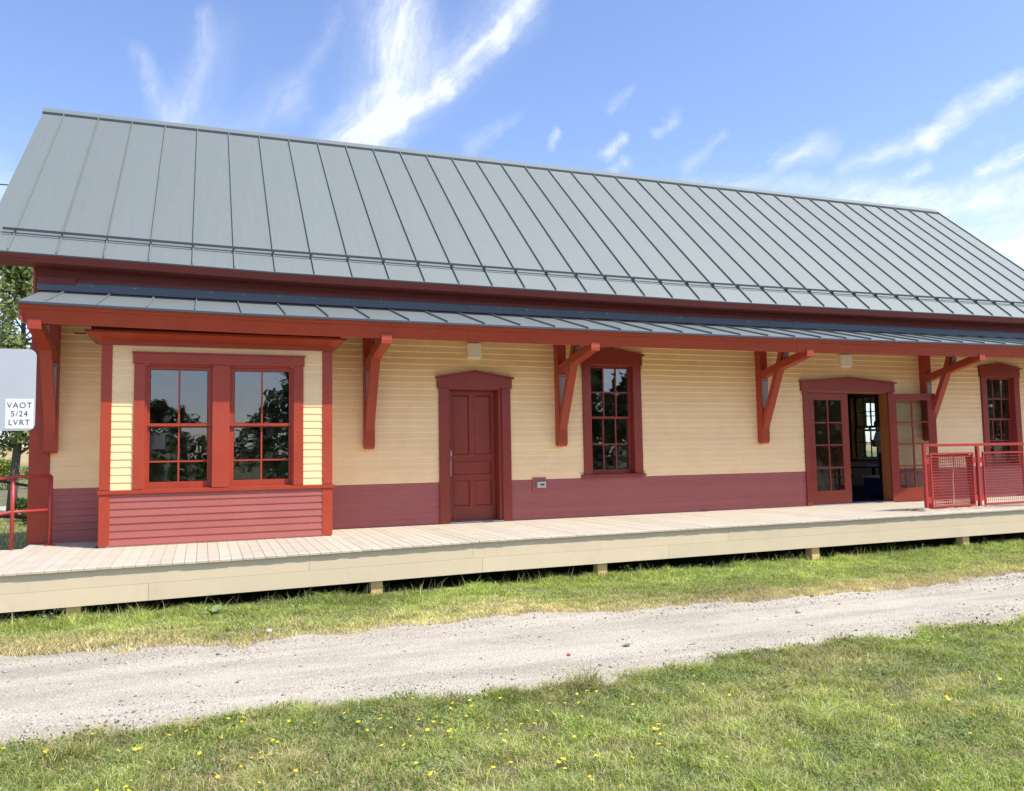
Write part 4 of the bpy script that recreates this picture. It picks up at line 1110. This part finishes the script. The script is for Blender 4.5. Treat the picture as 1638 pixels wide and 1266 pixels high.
    # hands: five bent fingers each, closing round the phone
    for sy in (-1, 1):
        pw = Vector((-.33, .085 * sy, 1.185)); hm = MB()
        hm.tube([(-.28, .11 * sy, 1.17), pw, pw + Vector((-.035, -.02 * sy, .012))], [.030, .038, .030], 8)
        for q in range(4):
            L_ = [.034, .038, .035, .028][q]; base = pw + Vector((-.03, -.01 * sy, .028 - .018 * q))
            hm.tube([base, base + Vector((-L_, -.012 * sy, .0)), base + Vector((-L_ - .012, -.036 * sy, .002)), base + Vector((-L_ + .008, -.05 * sy, .004))], [.0095, .009, .008, .007], 6)
        hm.tube([pw + Vector((.0, -.02 * sy, .028)), pw + Vector((-.02, -.045 * sy, .045)), pw + Vector((-.035, -.06 * sy, .04))], [.012, .010, .008], 6)
        hm.build('hand', M['skin'], P, smooth=True)
    ph = MB().box(-.075, .075, -.036, .036, -.004, .004).build('phone', M['black'])
    tag(ph, 'dark phone held by the person inside the doorway', 'phone'); ph.location = (13.47 - .385, .96, 1.215); ph.rotation_euler = (0, math.radians(35), 0)
    P.rotation_euler = (0, 0, math.radians(8)); return P
person()


# ------------------------------------------------------------------ vegetation
def leafmass(name, centers, radii, n, size, cols, parent=None, flat=.0, seed=1, mat='leaf'):
    r = np.random.default_rng(seed)
    centers = np.array(centers, float); radii = np.array(radii, float)
    w = radii ** 2.2; idx = r.choice(len(centers), n, p=w / w.sum())
    d = r.normal(size=(n, 3)); d /= np.linalg.norm(d, axis=1)[:, None]
    rad = radii[idx] * r.random(n) ** .45
    p = centers[idx] + d * rad[:, None] * np.array([1, 1, .8])
    a = r.normal(size=(n, 3)); a[:, 2] *= (1 - flat); a /= np.linalg.norm(a, axis=1)[:, None]
    b_ = np.cross(a, r.normal(size=(n, 3))); b_ /= np.linalg.norm(b_, axis=1)[:, None]
    s = size * (.6 + .8 * r.random(n))[:, None]
    V = np.stack([p - a * s, p + b_ * s * .45, p + a * s, p - b_ * s * .45], 1).reshape(-1, 3)
    F_ = np.arange(n * 4).reshape(n, 4)
    cols = np.array(cols); k = r.integers(0, len(cols), n)
    cl = r.random(len(centers)) * .5 + .75
    tone = cols[k] * (cl[idx] * (.8 + .4 * r.random(n)))[:, None]
    return np_mesh(name, V, F_, M[mat], tone, parent)


def tree(loc, h, spread, label, group, n_leaf=9000, lsize=.09, seed=1, cols=((.055, .095, .022), (.075, .12, .03), (.10, .14, .04)), trunk_r=.16, crown_from=.3, lean=0, name='broadleaf_tree', cl_n=26, cl_r=.17):
    r = random.Random(seed)
    T = thing(name, label, 'tree', group, loc=loc)
    mb = MB(); tops = []
    tp = [Vector((lean * t * h + .12 * math.sin(t * 5 + seed), .1 * math.cos(t * 4 + seed), t * h * .92)) for t in np.linspace(0, 1, 8)]
    mb.tube(tp, [trunk_r * (1 - .85 * t) + .01 for t in np.linspace(0, 1, 8)], 9)
    cen = []; rad = []
    for k in range(cl_n):
        t = crown_from + (1 - crown_from) * (k + .5) / cl_n
        base = tp[min(7, int(t * 7))].lerp(tp[min(7, int(t * 7) + 1)], t * 7 - int(t * 7)) if t < 1 else tp[-1]
        an = k * 2.4 + r.uniform(-.5, .5)
        prof = math.sin(min(1, (t - crown_from) / (1 - crown_from) * 1.05 + .12) * math.pi) ** .7
        L = spread * prof * r.uniform(.55, 1.05)
        e = base + Vector((math.cos(an) * L, math.sin(an) * L, L * .35 + r.uniform(-.1, .3)))
        mid = base.lerp(e, .5) + Vector((0, 0, L * .06))
        rr = trunk_r * (1 - t) * .45 + .012
        mb.tube([base, mid, e], [rr, rr * .6, rr * .2], 5)
        cen.append(e); rad.append(cl_r * h * r.uniform(.6, 1.1))
        cen.append(mid); rad.append(cl_r * h * r.uniform(.35, .7))
    mb.build('trunk', M['bark'], T, smooth=True)
    leafmass('crown', cen, rad, n_leaf, lsize, cols, T, seed=seed)
    return T


# tree behind the left corner (in view)
tree((-5.6, 15.5, GZ), 8.9, 2.0, 'leafy green tree with gaps of sky behind the left corner of the depot', None, 11500, .085, 5,
     cols=((.16, .205, .075), (.22, .26, .10), (.31, .33, .15), (.09, .12, .045)), trunk_r=.13, crown_from=.22, cl_r=.085, cl_n=34)
tree((-9.0, 17.5, GZ), 9.0, 2.6, 'second leafy tree mostly cut off by the left edge', None, 9000, .10, 9,
     cols=((.15, .22, .06), (.22, .28, .08), (.28, .31, .11)), trunk_r=.15, crown_from=.2, cl_r=.1)
# shrubs and goldenrod in the meadow
def shrub(loc, r_, h, label, cols, n=1800, seed=3, size=.05, cat='shrub', name='meadow_shrub', group=None):
    rr = random.Random(seed); T = thing(name, label, cat, group, loc=loc)
    cen = [Vector((rr.uniform(-r_, r_), rr.uniform(-r_, r_), rr.uniform(.25, 1) * h * .75)) for _ in range(14)]
    mb = MB()
    for c in cen: mb.tube([(c.x * .2, c.y * .2, 0), (c.x * .6, c.y * .6, c.z * .6), tuple(c)], [.02, .012, .006], 5)
    mb.build('stem', M['bark'], T)
    leafmass('foliage', cen, [h * .28] * 14, n, size, cols, T, seed=seed)
    return T
gy_ = ((.11, .17, .04), (.17, .23, .06), (.5, .42, .05), (.08, .12, .03))
for k, (x_, y_) in enumerate(((-15.2, 44), (-11.8, 46))):
    shrub((x_, y_, float(ground_height(x_, y_)) - .1), 1.9, 1.9 + .4 * (k % 2), ['bushy yellow flowered shrub at the meadow edge by the left picture edge', 'bushy yellow flowered shrub at the meadow edge right behind the trunk'][k], gy_, 4600, 20 + k, .09, group='meadow shrubs behind the railing')
for k, (x_, y_, h_) in enumerate(((-4.9, 14.2, .8), (-4.4, 12.2, .6))):
    shrub((x_, y_, GZ), .5, h_, ['dark green bush around the foot of the trunk by the left corner', 'low dark bush just behind the left railing'][k], ((.05, .08, .02), (.08, .12, .03)), 1500, 40 + k, .05)

# treeline across from the platform (mirrored in the panes) and beyond the gable window
protos = []
for s_ in range(3):
    protos.append(tree((0, 0, 0), 9.0, 3.0, 'broadleaf tree', 'treeline across from the platform', 4200, .26, 60 + s_, cols=((.05, .08, .022), (.07, .105, .03), (.035, .055, .018)), crown_from=.12, cl_r=.17, cl_n=22))
rr = random.Random(77); spots = []
for k in range(34):
    spots.append((-105 + k * 7.0 + rr.uniform(-2, 2), -112 - rr.uniform(0, 20), rr.uniform(.75, 1.5)))
for k in range(12):
    spots.append((26 + k * 4.6 + rr.uniform(-1, 1), -44 + k * 2.2 + rr.uniform(-3, 3), rr.uniform(.8, 1.35)))
for (x_, y_, s_) in ((8.5, -62, .95), (13, -44, .85), (-9, -84, .9), (19, -40, 1.05)): spots.append((x_, y_, s_))
used = set()
for k, (x_, y_, s_) in enumerate(spots):
    src = protos[k % 3]
    if k % 3 not in used: o = src; used.add(k % 3)
    else: o = copy_thing(src)
    o['label'] = 'broadleaf tree in the far treeline across the field from the platform'
    o.location = (x_, y_, float(ground_height(x_, y_)) - .1); o.scale = (s_, s_, s_ * rr.uniform(.85, 1.15)); o.rotation_euler = (0, 0, rr.uniform(0, 6.28))
def brush(name, x0, x1, y, h, n, size, cols, seed):
    r_b = random.Random(seed); cen = []; k_ = x0
    while k_ < x1:
        for hh_ in (.25, .6, .85): cen.append((k_ + r_b.uniform(-1, 1), y + r_b.uniform(-2, 2), GZ + h * hh_ * r_b.uniform(.7, 1.15)))
        k_ += h * .55
    return kind(leafmass(name, cen, [h * .42] * len(cen), n, size, cols, None, seed=seed), 'stuff')
brush('meadow_brush', -45, 60, -54, 1.7, 16000, .17, ((.06, .08, .025), (.08, .11, .035), (.12, .12, .05)), 301)
brush('treeline_undergrowth', -115, 110, -108, 4.0, 16000, .45, ((.045, .07, .02), (.06, .09, .03)), 302)
gsp = [(28 + rr.uniform(0, 7), 13 + k * 2.2, rr.uniform(.75, 1.0)) for k in range(7)]
gp = tree((0, 0, 0), 9.0, 3.0, 'bright green tree seen through the gable window beyond the doorway', 'trees beyond the gable window', 6000, .15, 91, cols=((.30, .40, .10), (.42, .50, .16), (.5, .52, .22)), crown_from=.08, cl_r=.11, cl_n=26)
for k, (x_, y_, s_) in enumerate(gsp):
    o = gp if k == 0 else copy_thing(gp)
    o.location = (x_, y_, GZ - .1); o.scale = (s_, s_, s_); o.rotation_euler = (0, 0, k * 1.1)
bk = [(-38 + k * 7.5, 112 + rr.uniform(-8, 8), rr.uniform(.8, 1.2)) for k in range(9)]
for k, (x_, y_, s_) in enumerate(bk):
    o = copy_thing(protos[k % 3], 'distant tree on the rise behind the meadow'); o['group'] = 'trees on the rise behind the meadow'
    o.location = (x_, y_, float(ground_height(x_, y_)) - .2); o.scale = (s_,) * 3; o.rotation_euler = (0, 0, k * 2.1)


# grass: real blades
def blades(name, X, Y, H, W, tone, zbase=GZ, lean=.5, seed=2):
    r = np.random.default_rng(seed); n = len(X)
    an = r.random(n) * 2 * np.pi; la = r.random(n) * 2 * np.pi; lm = H * lean * (.3 + r.random(n))
    wx, wy = np.cos(an) * W / 2, np.sin(an) * W / 2; lx, ly = np.cos(la) * lm, np.sin(la) * lm
    z = np.full(n, zbase) - .004
    b0 = np.c_[X - wx, Y - wy, z]; b1 = np.c_[X + wx, Y + wy, z]
    m0 = np.c_[X - wx * .8 + lx * .3, Y - wy * .8 + ly * .3, z + H * .55]; m1 = np.c_[X + wx * .8 + lx * .3, Y + wy * .8 + ly * .3, z + H * .55]
    t = np.c_[X + lx, Y + ly, z + H * (1 - .25 * lean)]
    t2 = t + np.c_[wx, wy, np.zeros(n)] * .15
    V = np.stack([b0, b1, m1, m0, t, t2], 1).reshape(-1, 3); k = np.arange(n)[:, None] * 6
    F_ = np.concatenate([k + np.array([[0, 1, 2, 3]]), k + np.array([[3, 2, 5, 4]])])
    o = np_mesh(name, V, F_, M['blade'], np.concatenate([tone, tone]))
    return kind(o, 'stuff')


GREENS = np.array([(.27, .34, .075), (.36, .42, .10), (.46, .50, .17), (.19, .27, .06), (.46, .48, .25)])
DRY = np.array([(.56, .47, .28), (.62, .54, .37), (.42, .32, .18)])
def tones(x, y, dry, seed):
    r = np.random.default_rng(seed); n = len(x)
    g_ = GREENS[r.integers(0, len(GREENS), n)]; d = DRY[r.integers(0, 3, n)]
    isd = (r.random(n) < dry)[:, None]
    t = np.where(isd, d, g_) * (.75 + .5 * r.random(n))[:, None]
    pn = fbm(x, y, 1.4, 70)[:, None]; return t * (.62 + .85 * pn) * (.8 + .4 * vnoise(x, y, .13, 71)[:, None])

# lawn in front (nearest the viewer)
def scatter(n, x0, x1, y0, y1, seed):
    r = np.random.default_rng(seed); return r.uniform(x0, x1, n), r.uniform(y0, y1, n), r
X, Y, r = scatter(820000, -4, 14, -11.2, -6.2, 100)
dist = np.hypot(X + .36, Y + 12.34); edge = path_lo(X) - Y
inview = (Y > -12.34 + .40 * (X + .36) - 99) & (Y - (-12.345) > 1.6)
# keep the cone that the camera (and a step to the side) sees
ang = np.degrees(np.arctan2(X + .36, Y + 12.34)); cone = (ang > -28) & (ang < 70) & (dist > 2.4)
pb = np.clip(1.25 - dist / 16, .35, 1)
bare = fbm(X, Y, .55, 90)
keep = cone & (edge > -.02 - .12 * (r.random(len(X)) < .12)) & (r.random(len(X)) < pb) & (r.random(len(X)) < np.clip((bare - .22) * 9, .12, 1))
X, Y, edge, dist, bare = X[keep], Y[keep], edge[keep], dist[keep], bare[keep]
clump = vnoise(X, Y, .16, 91)
H = (.022 + .05 * clump * (.5 + r.random(len(X)))) * (1 + .8 * np.exp(-np.abs(edge) / .15)) * (1 + 1.1 * np.clip(vnoise(X, Y, .32, 191) - .68, 0, 1) * 3)
dry = np.clip(.30 - .5 * (fbm(X, Y, 1.1, 92) - .45) * 2.5 + .15 * np.exp(-np.abs(edge) / .2), .06, .7)
blades('lawn_grass', X, Y, H, (.0036 + .0010 * dist / 4) * (.7 + .6 * r.random(len(X))), tones(X, Y, dry, 101), lean=1.1, seed=102)
# strip between platform and gravel
X, Y, r = scatter(430000, -5, 17, -5.1, -2.55, 110)
edge = Y - path_hi(X); dist = np.hypot(X + .36, Y + 12.34)
keep = (edge > -.03 - .25 * (r.random(len(X)) < .06)) & (r.random(len(X)) < np.clip(1.3 - dist / 18, .4, 1)) & (r.random(len(X)) < np.clip((fbm(X, Y, .6, 93) - .18) * 8, .15, 1) * np.clip(edge / .5 + .35, .25, 1))
X, Y, edge, dist = X[keep], Y[keep], edge[keep], dist[keep]
near = np.exp(-((Y + 2.72) / .22) ** 2)
H = (.022 + .045 * vnoise(X, Y, .2, 94) * (.5 + r.random(len(X)))) * (1 + 1.5 * near * (.4 + vnoise(X, Y, .3, 95)))
dry = np.clip(.88 - edge / 1.35 + .55 * (fbm(X, Y, .9, 96) - .5) * 2, .06, .92)
blades('verge_grass', X, Y, H, (.005 + .001 * dist / 5) * (.7 + .6 * r.random(len(X))), tones(X, Y, dry, 111) * 1.08, lean=.9, seed=112)
# tall stalks at the platform edge
X, Y, r = scatter(2600, -4.5, 15, -2.98, -2.60, 120)
keep = r.random(len(X)) < np.clip((vnoise(X, Y, .5, 97) - .25) * 2, .05, 1); X, Y = X[keep], Y[keep]
blades('tall_grass_stalks', X, Y, .11 + .15 * r.random(len(X)) ** 2, np.full(len(X), .0055), tones(X, Y, .35, 121), lean=.45, seed=122)
# sparse grass around (sides, behind, far field) so other viewpoints stay dressed
X, Y, r = scatter(60000, -16, -2.6, -2.5, 17, 130)
blades('side_grass', X, Y, .04 + .05 * r.random(len(X)), np.full(len(X), .012), tones(X, Y, .2, 131), lean=.8, seed=132)

X, Y, r = scatter(70000, -13, -3.9, -11.5, -6.4, 133)
kp = Y < path_lo(X) - .02; X, Y = X[kp], Y[kp]
blades('outer_lawn_grass', X, Y, .03 + .04 * r.random(len(X)), np.full(len(X), .010), tones(X, Y, .25, 134), lean=1.0, seed=135)
X, Y, r = scatter(26000, -13, -4.9, -4.4, -2.5, 136)
kp = Y > path_hi(X) + .02; X, Y = X[kp], Y[kp]
blades('outer_verge_grass', X, Y, .03 + .04 * r.random(len(X)), np.full(len(X), .010), tones(X, Y, .4, 137), lean=1.0, seed=138)

# low broadleaf weeds along the near edge of the gravel
X, Y, r = scatter(60000, -4, 12, -7.4, -6.4, 140)
edge = path_lo(X) - Y
keep = (edge > -.03) & (edge < .42) & (r.random(len(X)) < np.clip((vnoise(X, Y, .3, 98) - .42) * 4, 0, .5) * np.exp(-np.maximum(edge, 0) / .16))
X, Y = X[keep], Y[keep]; hh = .015 + .10 * r.random(len(X)) * vnoise(X, Y, .12, 99)
n = len(X); P = np.c_[X, Y, GZ + hh]; a = r.normal(size=(n, 3)); a /= np.linalg.norm(a, axis=1)[:, None]; b2 = np.cross(a, r.normal(size=(n, 3))); b2 /= np.linalg.norm(b2, axis=1)[:, None]
s = (.007 + .008 * r.random(n))[:, None]
V = np.stack([P - a * s, P + b2 * s * .6, P + a * s, P - b2 * s * .6], 1).reshape(-1, 3)
tn = np.array([(.10, .15, .04), (.13, .19, .05), (.17, .17, .06), (.07, .11, .03)])[r.integers(0, 4, n)]
kind(np_mesh('edge_weeds', V, np.arange(4 * n).reshape(n, 4), M['leaf'], tn), 'stuff')
X, Y, r = scatter(150000, -3, 11, -10.2, -6.9, 170)
keep = (r.random(len(X)) < np.clip((vnoise(X, Y, .38, 171) - .6) * 3, 0, .8)) & (path_lo(X) - Y > .08)
X, Y = X[keep], Y[keep]; n = len(X); P = np.c_[X, Y, GZ + .008 + .035 * r.random(n)]
a = r.normal(size=(n, 3)); a[:, 2] *= .35; a /= np.linalg.norm(a, axis=1)[:, None]; b2 = np.cross(a, r.normal(size=(n, 3)) * .4 + np.array([0, 0, 1.0])); b2 /= np.linalg.norm(b2, axis=1)[:, None]
s = (.006 + .007 * r.random(n))[:, None]
V = np.stack([P - a * s, P + b2 * s * .7, P + a * s, P - b2 * s * .7], 1).reshape(-1, 3)
tn = np.array([(.16, .25, .08), (.22, .31, .12), (.13, .19, .06), (.30, .34, .14)])[r.integers(0, 4, n)]
kind(np_mesh('lawn_clover', V, np.arange(4 * n).reshape(n, 4), M['leaf'], tn), 'stuff')
# weeds with pale seed heads in the shade under the platform edge
X, Y, r = scatter(9000, -4, 14, -2.92, -2.55, 150)
keep = r.random(len(X)) < np.clip((vnoise(X, Y, .25, 88) - .5) * 3, 0, 1); X, Y = X[keep], Y[keep]; n = len(X)
P = np.c_[X, Y, GZ + .03 + .17 * r.random(n) * vnoise(X, Y, .2, 87)]; a = r.normal(size=(n, 3)); a /= np.linalg.norm(a, axis=1)[:, None]; b2 = np.cross(a, r.normal(size=(n, 3))); b2 /= np.linalg.norm(b2, axis=1)[:, None]
s = (.008 + .010 * r.random(n))[:, None]
V = np.stack([P - a * s, P + b2 * s * .6, P + a * s, P - b2 * s * .6], 1).reshape(-1, 3)
kind(np_mesh('shade_weeds', V, np.arange(4 * n).reshape(n, 4), M['leaf'], np.array([(.12, .18, .05), (.16, .22, .08), (.30, .33, .22)])[r.integers(0, 3, n)]), 'stuff')


def rosette(loc, s, label, seed):
    r_ = random.Random(seed); T = thing('weed_plant', label, 'plant', loc=loc); mb = MB()
    for k in range(15):
        an = k * 2.4; L = s * r_.uniform(.6, 1); up = r_.uniform(.35, 1.1); w = L * .2
        d = Vector((math.cos(an), math.sin(an), 0)); sdv = Vector((-d.y, d.x, 0))
        a, b_, c = Vector((0, 0, .01)), d * L * .5 + Vector((0, 0, L * up * .5)), d * L + Vector((0, 0, L * up * .6))
        mb = MB().add([a - sdv * w * .3, a + sdv * w * .3, b_ + sdv * w, b_ - sdv * w, c], [(0, 1, 2, 3), (3, 2, 4)])
        o = mb.build('leaf', M['weed'], T)
    return T
M['weed'] = paint('pale_weed_leaf', (.22, .30, .12), .7, var=.2, bump=0)
rosette((-.25, -2.95, GZ), .17, 'pale green mullein rosette at the foot of the platform front', 4)
rosette((.62, -2.98, GZ), .09, 'small leafy weed beside the platform front right of the mullein', 5)
rosette((3.077, -6.10, GZ + .01), .055, 'small green weed sprouting alone in the gravel', 6)
rosette((5.9, -3.2, GZ), .10, 'leafy weed by the platform left of the middle post', 8)

# yellow hawkweed heads
M['petal'] = paint('yellow_petals', (.85, .62, .02), .6, var=.1, bump=0, per_obj=.1)
M['stem'] = paint('flower_stem', (.10, .16, .04), .7, bump=0)
def flower(seed):
    r_ = random.Random(seed); mb = MB(); h = .055
    mb.tube([(0, 0, 0), (.004, .003, h * .6), (.0, .0, h)], .0015, 4, mi=1)
    c = (0, 0, h + .003); n_ = 10; vs = [c]
    for k in range(n_ * 2):
        a = math.pi * k / n_; rr_ = .014 if k % 2 == 0 else .009; vs.append((rr_ * math.cos(a), rr_ * math.sin(a), h + .006 - .002 * (k % 2)))
    mb.add(vs, [(0, 1 + k, 1 + (k + 1) % (2 * n_)) for k in range(2 * n_)])
    return mb.build('hawkweed_flower', [M['petal'], M['stem']])
fp = [flower(1), flower(2)]
r_ = random.Random(31); cnt = 0; used = 0
while cnt < 280:
    if r_.random() < .6 or cnt < 3: cx_, cy_ = (r_.uniform(-1.8, 8.5), r_.uniform(-9.6, -6.75)) if r_.random() < .5 else (r_.uniform(-1.7, 2.2), r_.uniform(-8.6, -6.8))
    x_, y_ = cx_ + r_.gauss(0, .12), cy_ + r_.gauss(0, .10)
    if y_ > path_lo(np.array([x_]))[0] - .08: continue
    dd = math.hypot(x_ + .36, y_ + 12.34); an = math.degrees(math.atan2(x_ + .36, y_ + 12.34))
    if dd < 3.1 or not -16 < an < 60: continue
    o = fp[cnt % 2] if cnt < 2 else fp[cnt % 2].copy()
    if cnt >= 2: COL.objects.link(o)
    tag(o, 'small yellow hawkweed flower in the mown grass in front', 'flower', 'yellow flowers in the front grass')
    o.location = (x_, y_, GZ + r_.uniform(-.02, .01)); s_ = r_.uniform(.7, 1.15); o.scale = (s_, s_, s_); o.rotation_euler = (r_.uniform(-.3, .3) + .25, r_.uniform(-.3, .3), r_.uniform(0, 6)); cnt += 1

# loose stones on the gravel
def stones(name, X, Y, S, tone, seed):
    r = np.random.default_rng(seed); n = len(X)
    base = np.array([(1, 0, 0), (-1, 0, 0), (0, 1, 0), (0, -1, 0), (0, 0, 1), (0, 0, -1)], float)
    V = base[None] * (S[:, None, None] * (.6 + .6 * r.random((n, 6, 1)))) * np.array([1, 1, .6])
    an = r.random(n) * 6.28; c, s = np.cos(an), np.sin(an)
    V = np.stack([V[..., 0] * c[:, None] - V[..., 1] * s[:, None], V[..., 0] * s[:, None] + V[..., 1] * c[:, None], V[..., 2]], -1)
    V = V + np.c_[X, Y, np.full(n, GZ + .012) + S * .15][:, None]
    f = np.array([(0, 2, 4), (2, 1, 4), (1, 3, 4), (3, 0, 4), (2, 0, 5), (1, 2, 5), (3, 1, 5), (0, 3, 5)])
    F_ = (np.arange(n)[:, None, None] * 6 + f[None]).reshape(-1, 3)
    return kind(np_mesh(name, V.reshape(-1, 3), F_, M['pebble'], np.repeat(tone, 8, 0)), 'stuff')
X, Y, r = scatter(60000, -4, 16, -7.0, -4.2, 160)
keep = (Y < path_hi(X) + .1) & (Y > path_lo(X) - .05) & (r.random(len(X)) < .22 + 2.6 * np.clip(fbm(X, Y, .9, 86) - .42, 0, 1))
X, Y = X[keep], Y[keep]; n = len(X); S = .003 + .008 * r.random(n) ** 2 + .016 * r.random(n) * (r.random(n) < .05)
g_ = .10 + .55 * r.random(n) ** .8
stones('loose_gravel', X, Y, S, np.c_[g_, g_ * .95, g_ * .88], 161)
def rock(loc, s, mat, label, seed):
    r = np.random.default_rng(seed); V = []; nu, nv = 8, 5
    for j in range(nv + 1):
        for i_ in range(nu):
            th = math.pi * j / nv; ph = 2 * math.pi * i_ / nu; q = s * (1 if j in (0, nv) else .8 + .35 * r.random())
            V.append((q * math.sin(th) * math.cos(ph), q * .8 * math.sin(th) * math.sin(ph), q * .6 * math.cos(th)))
    F_ = [(j * nu + i_, j * nu + (i_ + 1) % nu, (j + 1) * nu + (i_ + 1) % nu, (j + 1) * nu + i_) for j in range(nv) for i_ in range(nu)]
    o = np_mesh('stone', V, F_, mat); o.location = loc; return tag(o, label, 'stone')
rock((.248, -4.18, GZ + .03), .035, M['stone'], 'rounded white stone in the dry verge above the gravel', 1)
rock((2.487, -6.18, GZ + .025), .02, M['redstone'], 'small reddish stone lying alone on the gravel', 2)
rock((5.35, -5.6, GZ + .03), .035, M['stone'], 'flat grey stone in the right half of the gravel path', 3)

for o in list(bpy.data.objects):
    if o.type == 'MESH' and not o.users_collection: bpy.data.objects.remove(o)
print('objects', len(sc.objects))
